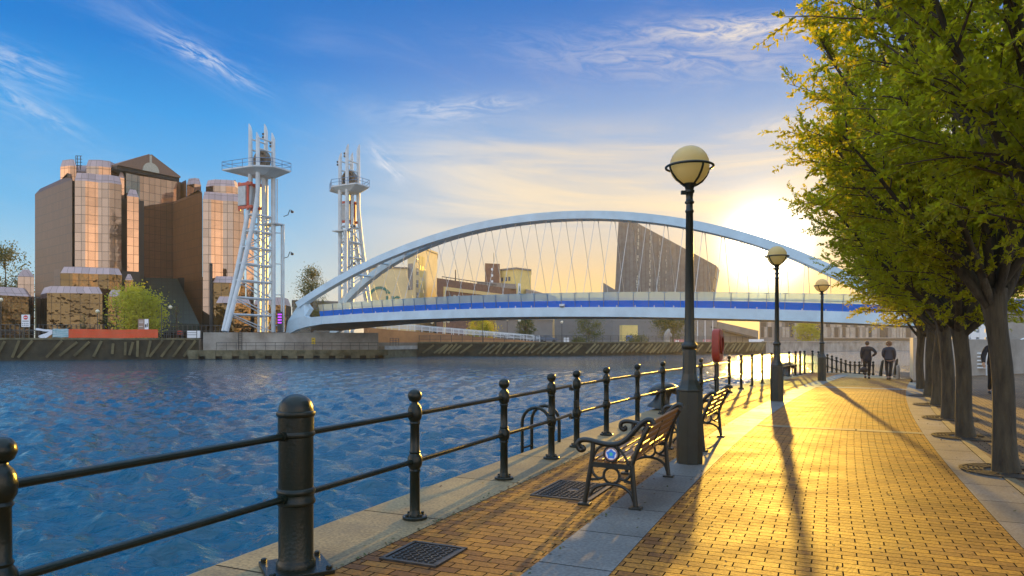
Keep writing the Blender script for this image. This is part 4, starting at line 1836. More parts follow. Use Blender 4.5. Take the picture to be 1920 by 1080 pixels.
# second tower
block('tower_block', [(380, 140), (396, 140.1), (418, 141.5), (437, 141.8), (457, 143.4), (458, 146), (458, 162), (382, 162)], 32.0, M['rose'], cham=.35, ch=1.6)
block('side_wall', [(288, 159.5), (378.4, 140.2), (379.2, 140.6), (379.4, 162), (292, 166)], 32.4, M['shaded_side'], cham=.7, ch=.7, mp=M['shaded_side'])
block('bay_block', [(462, 144.5), (476, 145.5), (478, 160), (462, 160)], 30.6, M['rose'], cham=.5, ch=1.4)
block('upper_drum', [(350, 151), (364, 150), (377, 151), (378, 164), (350, 164)], 37.2, M['rose'], cham=.4, ch=1.4, z0=31)
block('side_wall', [(318, 158), (349.4, 151.2), (349.7, 163), (319, 164)], 37.0, M['shaded_side'], z0=31, cham=.5, ch=.6, mp=M['shaded_side'])
block('upper_drum', [(386, 147), (400, 146), (424, 146.3), (441, 147), (448, 149), (448, 162), (384, 162)], 35.9, M['rose'], cham=.4, ch=1.4, z0=30)
block('upper_drum', [(449, 149.5), (455, 151), (455, 162), (449, 162)], 34.2, M['rose'], cham=.4, ch=1.1, z0=30)
# podium steps
block('podium', [(113, 130), (136, 130.2), (185, 132), (205, 132.2), (229, 134), (230, 137.5), (113, 137)], 15.8, M['podglass'], cham=.6, ch=1.3)
block('podium', [(234, 135.4), (250, 136), (251, 140), (234, 140)], 14.9, M['podglass'], cham=.5, ch=1.2)
block('recess', [(101, 133), (112.6, 130.4), (112.6, 137), (101, 138)], 15.4, M['shaded_side'])
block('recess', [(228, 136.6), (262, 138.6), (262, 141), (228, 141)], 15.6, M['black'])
block('podium', [(76, 131.5), (88, 127.5), (118, 127.7), (192, 129.5), (192.6, 136), (76, 136)], 11.9, M['podglass'], cham=.6, ch=1.3)
block('podium', [(202, 130.5), (232, 131.6), (232.4, 135), (202, 135)], 11.5, M['podglass'], cham=.6, ch=1.3)
block('podium', [(239, 132.2), (258, 133.2), (258.4, 136), (239, 136)], 11.2, M['podglass'], cham=.5, ch=1.3)
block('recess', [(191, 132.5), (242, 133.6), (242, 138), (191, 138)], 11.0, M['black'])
block('podium', [(399, 136.5), (430, 137.2), (460, 139), (460, 143), (399, 141)], 14.6, M['podglass'], cham=.6, ch=1.3)
block('podium', [(405, 133.5), (440, 134), (470, 135.5), (470, 139), (405, 138)], 10.4, M['podglass'], cham=.6, ch=1.3)
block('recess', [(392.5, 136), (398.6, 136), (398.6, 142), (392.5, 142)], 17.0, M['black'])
block('podium', [(476, 138), (536, 140), (546, 146), (546, 158), (476, 158)], 10.6, M['podglass'], cham=.6, ch=1.6)
block('low_wing', [(-60, 121), (54, 128.5), (60, 131), (60, 150), (-60, 150)], 11.6, M['podglass'], cham=1.0, ch=1.6)
block('low_wing', [(33, 150), (64, 151), (64, 160), (33, 160)], 17.4, M['rose'], cham=.9, ch=1.6)
# sloping dark glass atrium
A0, A1 = Vector((*pp(261, 146), 15.2)), Vector((*pp(333, 147), 15.0))
A2, A3 = Vector((*pp(374, 133), 5.0)), Vector((*pp(258, 131), 5.4))
g = MB()
g.add([A0, A1, A2, A3], [(3, 2, 1, 0)], [[(0, 0), (14, 0), (9, 14), (0, 14)]])
for p, q in ((A0, A3), (A1, A2)):
    g.add([p, q, (q.x, q.y, 2.05), (p.x, p.y, 2.05)], [(0, 1, 2, 3)])
A4 = A3.lerp(A2, .0)
g.add([A3, A2, (A2.x, A2.y, 3.5), (A3.x, A3.y, 3.5)], [(0, 1, 2, 3)])
M['atrium'] = mirrormat('atrium_glass', (.016, .028, .022), (.006, .009, .007), 1.3, 1.3, .30, .0, .07, .004, .2)
g.build('glass_atrium', M['atrium'], ob, off=OFF)
block('recess', [(333, 147.3), (381, 145), (381, 152), (333, 152)], 15.2, M['black'])
g = MB()
for k in range(2):
    g.tube([at(145 + k * 6, 292, 143), at(145 + k * 6, 318, 143)], .07, 5)
for yy in (292, 298, 304, 310):
    g.tube([at(142, yy, 143), at(154, yy + .5, 143)], .06, 5)
g.tube([at(142, 292, 143), at(142, 312, 143)], .06, 5)
g.tube([at(437, 338, 148), at(437, 349, 148)], .06, 5)
for xx in (433, 441):
    g.tube([at(xx, 338, 148), at(xx, 347, 148)], .05, 5)
g.tube([at(431, 339, 148), at(442, 338, 148)], .05, 5)
g.build('roof_ladder', M['dark'], ob, off=OFF)
ofb = thing('dark_office', (*pp(567, 170), 2.05), 'low dark glazed block between the lift towers, left of the slender tree', 'building')
g = MB()
g.prism([pp(548, 165), pp(640, 172), pp(640, 190), pp(548, 190)], 2.05, 11.2)
g.build('wall', M['dkglass'], ofb, off=ofb.location) if 'dkglass' in M else g.build('wall', mat('dark_blue_glazing', (.035, .05, .06), .15, .2, var=.3, vscale=.3), ofb, off=ofb.location)
g = MB()
g.prism([pp(547, 164.6), pp(641, 171.6), pp(641, 190.5), pp(547, 190.5)], 11.21, 11.6)
g.build('roof', M['roofgrey'], ofb, off=ofb.location)

# ------------------------------------------------------------------ mill, brick range, silos, museum


def facade_box(g, p, q, s0, s1, z0, z1, depth=.25):
    """box lying on the face p->q (plan points), from s0..s1 metres, standing out by depth"""
    p, q = Vector((*p, 0)), Vector((*q, 0))
    d = (q - p).normalized()
    n_ = Vector((d.y, -d.x, 0))
    a, b_ = p + d * s0, p + d * s1
    vs = [a + UP * z0, b_ + UP * z0, b_ + UP * z1, a + UP * z1]
    vs2 = [v + n_ * depth for v in vs]
    vs = [v - n_ * .2 for v in vs]
    return g.add(vs2 + vs, [(0, 1, 2, 3), (7, 6, 5, 4), (0, 4, 5, 1), (1, 5, 6, 2), (2, 6, 7, 3), (3, 7, 4, 0)])


ml = thing('mill_building', (*pp(740, 200), 1.5), 'tall cream mill with small windows and green lettering behind the left of the bridge', 'mill')
o_ = ml.location
q0, q1, q2 = pp(693, 196), pp(764, 199), pp(764, 212)
g = MB()
g.prism([q0, q1, pp(764, 215), pp(693, 215)], 1.5, 22.6)
g.build('wall', M['cream'], ml, off=o_)
g = MB()
g.prism([pp(692, 195.7), pp(764, 198.7), pp(764, 215.2), pp(692, 215.2)], 22.601, 23.0)
g.build('roof', M['roofgrey'], ml, off=o_)
g = MB()
t0, t1, t2 = pp(764.2, 199.2), pp(779, 197.5), pp(820, 217)
g.prism([t0, t1, t2, pp(820, 228), pp(764.2, 222)], 1.5, 29.0)
g.build('tower_wall', M['cream'], ml, off=o_)
g = MB()
g.prism([pp(763.7, 199), pp(779, 197), pp(821, 216.7), pp(821, 228.3), pp(763.7, 222.3)], 29.001, 29.5)
g.build('tower_roof', M['roofgrey'], ml, off=o_)
for k in range(5):
    z = 25.4 - k * 3.55
    g = MB()
    facade_box(g, t1, t2, .8, 2.2, z - 1.1, z + 1.0, .08)
    w_ = g.build('window', M['pane'], ml, off=o_)
    g = MB()
    facade_box(g, t1, t2, 1.45, 1.55, z - 1.1, z + 1.0, .14)
    facade_box(g, t1, t2, .7, 2.3, z - .05, z + .05, .14)
    g.build('window_bars', M['white2'], w_, off=o_)
    g = MB()
    for s in (3.0, 5.6):
        facade_box(g, t1, t2, s, s + 2.2, z - 1.4, z + 1.2, .10)
    g.build('blind_panel', M['cream2'], ml, off=o_)
for s in (4.0, 6.0, 7.9):
    g = MB()
    facade_box(g, t1, t2, s - .35, s + .35, 22.6 if s < 7 else 22.5, 23.9 if s < 7 else 23.3, .12)
    g.build('vent_window', M['dark'], ml, off=o_)
g = MB()
facade_box(g, t0, t1, .3, 2.0, 16.5, 24, .10)
g.build('window', M['pane'], ml, off=o_)
dq = (Vector((*q1, 0)) - Vector((*q0, 0))).normalized()
nq = Vector((dq.y, -dq.x, 0))
base = Vector((*q0, 0))
Mx = Matrix(((dq.x, 0, nq.x, 0), (dq.y, 0, nq.y, 0), (0, 1, 0, 0), (0, 0, 0, 1)))
pos = base + dq * 6.3 + nq * .06 + UP * 13.6 - o_
text_mesh('ir', 7.2, M['logo'], 'wall_lettering', ml, Matrix.Translation(pos) @ Mx @ Matrix.Shear('XZ', 4, (0, 0)), .06)
g = MB()
pts = []
for k in range(15):
    t = rad(165 - k * 9)
    pts.append((2.9 + 3.4 * math.cos(t), 12.4 + 5.4 * math.sin(t) * .85))
for (x0, z0), (x1, z1) in zip(pts, pts[1:]):
    p, q = base + dq * x0 + nq * .1 + UP * z0, base + dq * x1 + nq * .1 + UP * z1
    g.beam(p, q, .1, .75, UP)
g.build('wall_swoosh', M['logo'], ml, off=o_)

bq = thing('brick_range', (*pp(890, 215), 1.5), 'long brown brick range with a yellow framed panel and pale window strips', 'building')
o_ = bq.location
b0, b1 = pp(819, 193), pp(968, 236)
g = MB()
g.prism([b0, b1, pp(968, 250), pp(819, 210)], 1.5, 19.4)
g.build('wall', M['redbrick'], bq, off=o_)
BL = math.dist(b0, b1)
g = MB()
facade_box(g, b0, b1, 3.2, BL * .965, 16.2, 17.2, .35)
facade_box(g, b0, b1, 3.2, 4.0, 1.5, 16.19, .35)
facade_box(g, b0, b1, BL * .95, BL * .965, 1.5, 16.19, .35)
g.build('yellow_frame', M['frame_y'], bq, off=o_)
for i in range(15):
    s = 6.0 + i * (BL - 10) / 15
    g = MB()
    facade_box(g, b0, b1, s, s + 1.3, 12.2, 15.2, .06)
    g.build('window', M['stonecap'] if i % 3 else M['pane'], bq, off=o_)
g = MB()
bdv = (Vector((*b1, 0)) - Vector((*b0, 0))).normalized()
for i in range(16):
    p = Vector((*b0, 19.4)) + bdv * (2 + i * (BL - 12) / 16) + Vector((0, 4, 0))
    g.tube([p, p + UP * .9], .06, 5)
g.tube([Vector((*b0, 20.3)) + bdv * 2 + Vector((0, 4, 0)), Vector((*b0, 20.3)) + bdv * (BL - 11) + Vector((0, 4, 0))], .12, 5)
p = Vector((*b0, 19.4)) + bdv * 9 + Vector((0, 5, 0))
g.tube([p, p + UP * 3.6], .16, 6)
g.build('roof_rail', M['dark'], bq, off=o_)
g = MB()
g.prism([pp(894, 222), pp(968, 233), pp(968, 240), pp(894, 234)], 19.41, 21.0)
g.build('roof_plant', M['roofgrey'], bq, off=o_)

bt = thing('brick_tower', (*pp(923, 240), 1.5), 'brown brick stair tower with three pale square windows beside the yellow silo block', 'tower')
o_ = bt.location
c0, c1 = pp(909.5, 238), pp(937, 240)
g = MB()
g.prism([c0, c1, pp(937, 250), pp(909.5, 250)], 1.5, 28.6)
g.build('wall', M['redbrick'], bt, off=o_)
for k in range(3):
    g = MB()
    facade_box(g, c0, c1, 2.2, 2.9, 26.2 - k * 2.1, 27.0 - k * 2.1, .06)
    g.build('window', M['signwhite'], bt, off=o_)
g = MB()
g.tube([at(926, 494, 244), at(926, 474, 244)], .10, 5)
g.build('mast', M['dark'], bt, off=o_)
sb = thing('silo_building', (*pp(965, 240), 1.5), 'yellow rendered silo block with a white hanging sign and dark upper windows', 'building')
o_ = sb.location
s0_, s1_, s2_ = pp(938, 242), pp(968, 236.5), pp(995.5, 243)
g = MB()
g.prism([s0_, s1_, s2_, pp(995.5, 256), pp(938, 256)], 1.5, 26.4)
g.build('wall', M['cream2'], sb, off=o_)
g = MB()
g.prism([pp(937.5, 241.7), pp(968, 236), pp(996.5, 242.6), pp(996.5, 256.3), pp(937.5, 256.3)], 26.401, 27.0)
for px in (954, 963, 969, 974):
    p = at(px, 500, 246)
    g.lathe([(.5, 0), (.7, .35), (.15, .8)], 8, (p.x, p.y, 27.0))
g.build('roof', M['roofgrey'], sb, off=o_)
for s in (.5, 2.4, 4.0):
    g = MB()
    facade_box(g, s0_, s1_, s, s + 1.0, 22.6, 24.0, .06)
    g.build('window', M['pane'], sb, off=o_)
g = MB()
facade_box(g, s1_, s2_, .9, 2.3, 17.2, 21.6, .15)
sg = g.build('hanging_sign', M['signwhite'], sb, off=o_)
g = MB()
facade_box(g, s1_, s2_, 1.35, 1.85, 18.9, 20.8, .20)
facade_box(g, s1_, s2_, 1.15, 2.05, 18.0, 18.3, .20)
g.build('emblem', M['logo'], sg, off=o_)
hall = thing('low_hall', (*pp(1015, 245), 1.5), 'low grey-roofed hall right of the yellow silo block', 'building')
g = MB()
g.prism([pp(988, 235), pp(1042, 252), pp(1042, 262), pp(988, 256)], 1.5, 17.5)
g.build('wall', M['cream'], hall, off=hall.location)
g = MB()
r0, r1, r2, r3 = Vector((*pp(986, 233.5), 17.6)), Vector((*pp(1043, 251), 17.6)), Vector((*pp(1043, 262.5), 18.0)), Vector((*pp(986, 257), 21.2))
g.add([r0, r1, r2, r3, r0 + UP * 1.7, r1 + UP * .5, r2 + UP * .5, r3 + UP * .5], [(3, 2, 1, 0), (4, 5, 6, 7), (0, 1, 5, 4), (1, 2, 6, 5), (2, 3, 7, 6), (3, 0, 4, 7)])
g.build('roof', M['roofgrey'], hall, off=hall.location)

# museum of tilted shards
mu = thing('museum_shard', (*pp(1245, 240), 1.5), 'tall grey metal-clad museum shard with a sloping top in front of the sun', 'museum')
o_ = mu.location
M['shardm'] = brickmat('shard_cladding', (.165, .17, .175), (.135, .14, .145), (.09, .09, .09), 1.4, 60, .07, 0, .45, .3, metal=.25, noisy=.2)
outline = [(1150, 620), (1153, 545), (1160, 411), (1182, 411.5), (1262, 454), (1343, 498), (1335, 545), (1326, 620)]
fr = [at(a, b_, 238 + (a - 1150) * .03) for a, b_ in outline]
bk = [at(a, b_, 238 + (a - 1150) * .03) + Vector((6, 16, 0)) for a, b_ in outline]
n = len(fr)
g = MB()
g.add(fr + bk, [tuple(reversed(range(n))), tuple(range(n, 2 * n))] + [(k, (k + 1) % n, (k + 1) % n + n, k + n) for k in range(n)],
      [[(p.x, p.z) for p in reversed(fr)], [(p.x, p.z) for p in bk]] + [[(0, 0), (3, 0), (3, 3), (0, 3)]] * n)
g.build('shard', M['shardm'], mu, off=o_)
rr = random.Random(4)
for px, y0, y1 in ((1197, 420, 545), (1220, 434, 545), (1237, 446, 545), (1250, 455, 545)):
    g = MB()
    y = y0
    while y < y1:
        h = rr.uniform(3, 9)
        w = rr.uniform(.8, 2.6) * (1.1 if px < 1230 else .6)
        if not (488 < y < 515 and px < 1200) and rr.random() < .85:
            ax = px - (y - y0) * .02 + rr.uniform(-.9, .9)
            c = at(ax, y + h / 2, 238 + (ax - 1150) * .03 - .05)
            g.box(c, (w * .18, .12, h * .18 * .8))
        y += h
    g.build('painted_light_slits', M['slat'] if 'slat' in M else M['stonecap'], mu, off=o_)  # pale boxes stand in for light showing through slits in the shard
fr = [at(1131, 530, 232), at(1158, 546, 232), at(1158, 600, 232), at(1131, 600, 232)]
g = MB()
g.add(fr + [p + Vector((2, 10, 0)) for p in fr], [(3, 2, 1, 0), (4, 5, 6, 7), (0, 1, 5, 4), (1, 2, 6, 5), (2, 3, 7, 6), (3, 0, 4, 7)])
g.build('shard', M['shed'], mu, off=o_)
g = MB()
cl = [pp(1040, 226), pp(1150, 219), pp(1250, 219), pp(1345, 226), pp(1345, 245), pp(1040, 245)]
g.prism(cl, 1.5, 11.0, 1.5, 2.0)
g.build('curved_hall', M['shed'], mu, off=o_)
sheds = [((800, 214), (905, 217), 9.8, 'grey warehouse behind the quay railing under the left half of the bridge deck'), ((906, 222), (1036, 226), 8.6, 'lower grey warehouse between the yellow-green tree and the museum hall')]
for (p0, p1, z, lab) in sheds:
    sh_ = thing('warehouse', (*pp(*p0), 1.5), lab, 'warehouse')
    g = MB()
    g.prism([pp(*p0), pp(*p1), pp(p1[0], p1[1] + 18), pp(p0[0], p0[1] + 18)], 1.5, z)
    g.build('wall', M['shed'], sh_, off=sh_.location)
    g = MB()
    g.prism([pp(p0[0] - 1, p0[1] - .4), pp(p1[0] + .6, p1[1] - .4), pp(p1[0] + .6, p1[1] + 18.4), pp(p0[0] - 1, p0[1] + 18.4)], z + .002, z + .5)
    g.build('roof', M['roofgrey'], sh_, off=sh_.location)
# buildings at the far right under the bridge
cb = thing('studio_building', (*pp(1500, 250), 1.6), 'long low building with alternating pale and dark upright panels at the far right bank', 'building')
o_ = cb.location
w0, w1 = pp(1424, 246), pp(1725, 262)
g = MB()
g.prism([w0, w1, pp(1725, 285), pp(1424, 270)], 1.5, 12.0)
g.build('wall', M['shed'], cb, off=o_)
WLn = math.dist(w0, w1)
rr = random.Random(9)
for row, (z0, z1) in enumerate(((7.0, 11.6), (3.2, 6.9))):
    s = .6
    while s < WLn - 2:
        w = rr.choice((1.0, 1.4, 1.0, 2.0))
        g = MB()
        facade_box(g, w0, w1, s, s + w, z0, z1, .15)
        g.build('upright_panel', M['concrete_pale'] if rr.random() < .55 else M['dark'], cb, off=o_)
        s += w + rr.choice((.35, .6, 1.6))
g = MB()
facade_box(g, w0, w1, WLn * .35, WLn * .98, 2.9, 3.19, 1.6)
g.build('canopy', M['concrete_pale'], cb, off=o_)
sr_ = thing('slope_roof_building', (*pp(1370, 235), 1.6), 'grey building with a long sloping roof between the flagpoles and the studio', 'building')
o_ = sr_.location
a, b_, c, d_ = at(1346, 603, 228), at(1422, 620, 233), at(1422, 641, 233), at(1346, 641, 228)
g = MB()
fr = [a, b_, c, d_]
g.add(fr + [p + Vector((3, 12, 0)) for p in fr], [(3, 2, 1, 0), (4, 5, 6, 7), (0, 1, 5, 4), (1, 2, 6, 5), (2, 3, 7, 6), (3, 0, 4, 7)])
g.build('wall', M['shed'], sr_, off=o_)
g = MB()
g.beam(at(1318, 611, 226), at(1414, 634, 231), 3, .5)
g.build('sloping_roof', M['dark'], sr_, off=o_)

# ------------------------------------------------------------------ railings, lamps and signs on the far bank


def bank_rail(name, pts, h, label, m, step, group=None, nr=3, rp=.035, side=None, zs=None, cat='railing'):
    pts = [Vector(p) for p in pts]
    root = thing(name, pts[0], label, cat, group)
    off = root.location
    proto = None
    for a, b in zip(pts, pts[1:]):
        L_ = (b - a).length
        n_ = max(1, round(L_ / step))
        for k in range(n_ + (1 if b is pts[-1] else 0)):
            q = a + (b - a) * (k / n_)
            if proto is None:
                g = MB()
                g.tube([(0, 0, 0), (0, 0, h)], rp * 1.4, 6)
                proto = g.build('post', m, root)
                proto.location = q - off
            else:
                c = proto.copy()
                COL.objects.link(c)
                c.parent = root
                c.location = q - off
    for j in range(nr):
        z = h * (1 - j * .82 / max(1, nr))
        g = MB()
        g.tube([p + UP * z for p in pts], rp, 5)
        g.build('rail', m, root, off=off)
    return root


def lw_pt(t, inn, z):
    a, b = (Vector((*LW[0], 0)), Vector((*LW[1], 0))) if t < Llen[0] else (Vector((*LW[1], 0)), Vector((*LW[2], 0)))
    tt = t if t < Llen[0] else t - Llen[0]
    d = (b - a).normalized()
    return a + d * tt + Vector((-d.y, d.x, 0)) * inn + UP * z


bank_rail('bank_railing', [lw_pt(14, .25, 2.14), lw_pt(Llen[0], .25, 2.14), lw_pt(Llen[0] + Llen[1] - .3, .25, 2.14)], 1.15, 'dark railing along the left quay carrying the orange banner', M['dark'], 2.1, nr=3)
bank_rail('bank_railing', [Vector((-16.8, 125.4, 1.58)), Vector((14, 130.4, 1.58)), Vector((52, 152.4, 1.58))], 1.2, 'long dark railing on the far quay beneath the bridge deck', M['dark'], 1.9, nr=4)
bank_rail('bank_railing', [Vector((-20.4, 116, .9)), Vector((-19.6, 120, .9))], 1.3, 'short dark railing panel right of the bridge pier', M['dark'], 1.4, nr=3)
bank_rail('palisade_fence', [Vector((-112, 113, 2.05)), Vector((-60, 118, 2.05)), Vector((-49, 120, 2.05))], 2.4, 'dark palisade fence with pale tips in front of the mirror-clad offices', M['dark'], .75, nr=2, rp=.05, cat='fence')
# ramp with white railings
rw = thing('approach_ramp', (-20, 121, 1.5), 'orange brick ramp wall falling to the right behind the far quay railing', 'ramp')
ra, rb = Vector((*pp(690, 122), 4.1)), Vector((*pp(1012, 137), 1.62))
g = MB()
dv = (rb - ra)
nn = Vector((-dv.y, dv.x, 0)).normalized() * 3
g.add([(ra.x, ra.y, 1.4), (rb.x, rb.y, 1.4), rb, ra, (ra.x + nn.x, ra.y + nn.y, 1.4), (rb.x + nn.x, rb.y + nn.y, 1.4), rb + nn, ra + nn],
      [(0, 1, 2, 3), (7, 6, 5, 4), (3, 2, 6, 7), (0, 3, 7, 4), (1, 5, 6, 2)])
g.build('ramp_wall', mat('ochre_wall', (.42, .20, .08), .8, 0, var=.2, vscale=.4), rw, off=rw.location)
bank_rail('white_railing', [ra + UP * .02, rb + UP * .02], 1.15, 'white railing sloping down the ramp under the bridge', M['white2'], 1.45, nr=5, rp=.045)
bank_rail('white_railing', [ra + nn * .93 + UP * .02, rb + nn * .93 + UP * .02], 1.15, 'back white railing of the ramp, mostly hidden by the front one', M['white2'], 2.2, nr=4, rp=.045)

# banner on the left railing
bt0, bt1, bt2 = lw_t(66), lw_t(128), lw_t(296)
bnr = thing('banner', lw_pt(bt1, .05, 2.2), 'long orange and teal banner with a torn white end hung on the left quay railing', 'banner')
o_ = bnr.location


def cloth(t0, t1, z0, z1, m, name, n=26, f=lambda u, v: (0, 0)):
    g = MB()
    vs = []
    for i in range(n + 1):
        for j in range(5):
            u, v = i / n, j / 4
            dx, dz = f(u, v)
            p = lw_pt(t0 + (t1 - t0) * u + dx, .10 + .05 * math.sin(u * 31 + v * 2) + .03 * math.sin(u * 67), z0 + (z1 - z0) * v + dz + .03 * math.sin(u * 9))
            vs.append(p)
    fs = [(i * 5 + j, (i + 1) * 5 + j, (i + 1) * 5 + j + 1, i * 5 + j + 1) for i in range(n) for j in range(4)]
    k = len(vs)
    g.add(vs + [v + Vector((0, .03, 0)) for v in vs], fs + [tuple(k + q for q in reversed(f)) for f in fs])
    return g.build(name, m, bnr, off=o_, smooth=60)


cloth(bt1, bt2, 2.18, 3.42, M['banner_orange'], 'orange_cloth', 60)
cloth(lw_t(98), bt1 - .02, 2.25, 3.46, M['banner_teal'], 'teal_cloth', 14)
cloth(bt0, lw_t(97.5), 3.25, 3.55, M['banner_white'], 'torn_strip', 12, lambda u, v: (0, -.25 * u))
cloth(bt0 + .3, lw_t(97.5), 2.05, 2.6, M['banner_white'], 'torn_strip', 12, lambda u, v: (.5 * (1 - v) * (1 - u), .65 * u - .2 * (1 - u)))

M['globe_far'] = mat('far_globe_glass', (.75, .66, .48), .25)


def far_lamp(px, py, Y, zb, label, r=.33, twin=0):
    p = at(px, py, Y)
    root = thing('globe_lamp', (p.x, p.y, zb), label, 'street lamp', 'small globe lamps on the far bank')
    g = MB()
    g.tube([(0, 0, 0), (0, 0, .9), (0, 0, p.z - zb - r)], [.10, .07, .05], 6)
    g.build('pole', M['dark'], root)
    g = MB()
    g.ico((0, 0, p.z - zb), r, 2)
    g.build('globe', M['globe_far'], root, smooth=60)
    return root


for a in ((227.5, 571, 114, 2.05, 'globe lamp in front of the round yellow-green bush'), (319.5, 576, 121, 2.05, 'globe lamp beside the bare pale sapling'), (183, 584, 116, 2.05, 'globe lamp before the mirrored podium, left of the bush'),
          (2, 562, 118, 2.05, 'globe lamp at the far left edge by the low wing'), (833.5, 603, 142, 1.5, 'left globe lamp of the close pair under the bridge'), (840.5, 603, 142, 1.5, 'right globe lamp of the close pair under the bridge'),
          (951, 599, 140, 1.5, 'tall globe lamp between the yellow-green tree and the grey bush'), (974, 601, 142, 1.5, 'globe lamp just left of the grey bush under the bridge'), (1053.5, 604, 150, 1.5, 'globe lamp left of the bare trees under the bridge'),
          (810, 605, 150, 1.5, 'globe lamp at the top of the ramp railing')):
    far_lamp(*a)


def pole(name, px, y0, y1, Y, r, m, label, cat, head=False, group=None):
    a, b = at(px, y0, Y), at(px, y1, Y)
    root = thing(name, b, label, cat, group)
    g = MB()
    g.tube([(0, 0, 0), (0, 0, (a.z - b.z) * .5), (0, 0, a.z - b.z)], [r, r * .8, r * .6], 6)
    g.build('pole', m, root)
    if head:
        g = MB()
        g.box((.25, 0, a.z - b.z), (.75, .3, .14))
        g.build('lamp_head', M['dark'], root)
    return root


pole('lamp_column', 67, 558, 633, 99.5, .08, M['timber'], 'tall thin lamp column beside the no entry board', 'street lamp', True)
pole('lamp_column', 303, 569, 634, 103, .07, M['dark'], 'dark slim lamp column at the right end of the orange banner', 'street lamp', True)
pole('lamp_column', 789, 600, 642, 127.2, .07, M['dark'], 'dark lamp column on the ramp below the cream mill', 'street lamp', True)
pole('lamp_column', 905, 597, 642, 128.9, .07, M['dark'], 'dark lamp column in front of the yellow-green tree', 'street lamp', True)
for i, px in enumerate((1308, 1322, 1336.5)):
    pole('flagpole', px, 588, 641, 150 + i * 3, .10, M['white2'], ('white flagpole just right of the nearest lamp post', 'middle white flagpole between lamp post and red lifebuoy housing', 'white flagpole above the red lifebuoy housing')[i], 'flagpole', False, 'bare white flagpoles on the far quay')


def board(name, px0, px1, y0, y1, Y, m, label, zb, cat='sign', prints=(), legs=True, th=.08):
    a, b = at(px0, y0, Y), at(px1, y1, Y)
    c = Vector(((a.x + b.x) / 2, Y, zb))
    root = thing(name, c, label, cat)
    w, h = b.x - a.x, a.z - b.z
    g = MB()
    g.box((0, 0, (a.z + b.z) / 2 - zb), (w, th, h))
    bo = g.build('board', m, root)
    for (x0, x1, v0, v1, pm) in prints:
        g = MB()
        g.box(((x0 + x1) / 2 * w - w / 2, -th / 2 - .012, b.z - zb + h * (v0 + v1) / 2), ((x1 - x0) * w, .02, (v1 - v0) * h))
        g.build('print', pm, bo)
    if legs:
        for s in (-.38, .38):
            g = MB()
            g.tube([(s * w, .06 + th / 2, 0), (s * w, .06 + th / 2, a.z - zb + .12)], .045, 6)
            g.build('leg', M['timber'], root)
    return root, w, h, (a.z + b.z) / 2 - zb, th


pr = [(.12, .88, .42, .46, M['signgrey']), (.12, .88, .48, .51, M['signgrey'])]
for r_ in range(2):
    for k in range(4):
        pr.append((.10 + k * .21, .22 + k * .21, .08 + r_ * .15, .17 + r_ * .15, M['signgrey']))
sgn, w, h, zc, th = board('no_entry_sign', 40.5, 56, 590, 613, 99, M['signwhite'], 'white notice board with a red no entry disc on two posts at the quay edge', 2.1, 'sign', pr)
g = MB()
g.tube([(.02 * w, -.055, zc + h * .27), (.02 * w, -.075, zc + h * .27)], .31, 24)
dsc = g.build('no_entry_disc', M['signred'], sgn, smooth=40)
g = MB()
g.box((.02 * w, -.085, zc + h * .27), (.46, .02, .11))
g.build('white_bar', M['signwhite'], dsc)
board('information_board', 259, 279, 598, 618, 106, M['signbrown'], 'brown and white information board in front of the bush', 2.05, 'sign', [(.62, .98, .02, .98, M['signwhite']), (.66, .80, .2, .5, M['dark']), (.84, .92, .25, .6, M['dark']), (.1, .5, .78, .82, M['signwhite']), (.1, .5, .62, .66, M['signwhite']), (.1, .45, .28, .32, M['signwhite'])])
board('notice_board', 351, 375.5, 620, 633.5, 105.2, M['signwhite'], 'blank white panel fixed low on the left quay railing near the pier', 2.1, 'sign', [], False)
board('notice_board', 1057, 1067, 633, 641, 144, M['signwhite'], 'small white panel on the far quay railing under the middle of the bridge', 1.6, 'sign', [(.1, .9, .35, .42, M['signgrey'])], False)
board('orange_barrier', 333, 342, 620, 627, 112, M['red'], 'small orange-red barrier on the lawn by the bare sapling', 2.05, 'barrier', [(.2, .8, .3, .7, M['dark'])], False)
board('pink_hoarding', 1264, 1286, 636, 643, 158, mat('pink_hoarding', (.55, .22, .22), .6, 0, var=.3), 'pink hoarding left of the nearest lamp post shaft', 1.5, 'hoarding', [(.1, .4, .3, .7, M['signwhite'])], False, .2)
board('pink_hoarding', 1318, 1350, 636, 643, 162, mat('pink_hoarding_worn', (.50, .23, .22), .6, 0, var=.3), 'pink hoarding between nearest lamp post and lifebuoy housing', 1.5, 'hoarding', [(.5, .8, .3, .7, M['signwhite'])], False, .2)
board('white_hoarding', 1404, 1432, 636, 644, 170, M['banner_white'], 'white hoarding left of the middle lamp post', 1.5, 'hoarding', [], False, .2)
yb, w, h, zc, th = board('bright_kiosk', 1164, 1193, 610, 640, 172, M['cream2'], 'bright yellow-fronted kiosk with a blue opening under the bridge', 1.5, 'kiosk', [], False, 4)
g = MB()
g.box((-.1, -2.02, zc - h * .30), (1.6, .1, 1.4))
g.build('opening', mat('blue_screen', (.10, .20, .45), .3), yb)
st = thing('pale_sculpture', at(1253, 642, 158), 'pale upright carved figure under the dark tree beneath the bridge', 'sculpture')
g = MB()
g.tube([(-.35, 0, 0), (-.3, 0, .8), (-.25, 0, 1.7), (-.05, 0, 2.4), (.05, 0, 2.8), (.05, 0, 3.1)], [.75, .8, .75, .55, .38, .2], 12)
g.ico((.30, -.2, 1.6), .55, 2, (1, .6, 1.1))
g.build('body', M['concrete'], st, smooth=60)

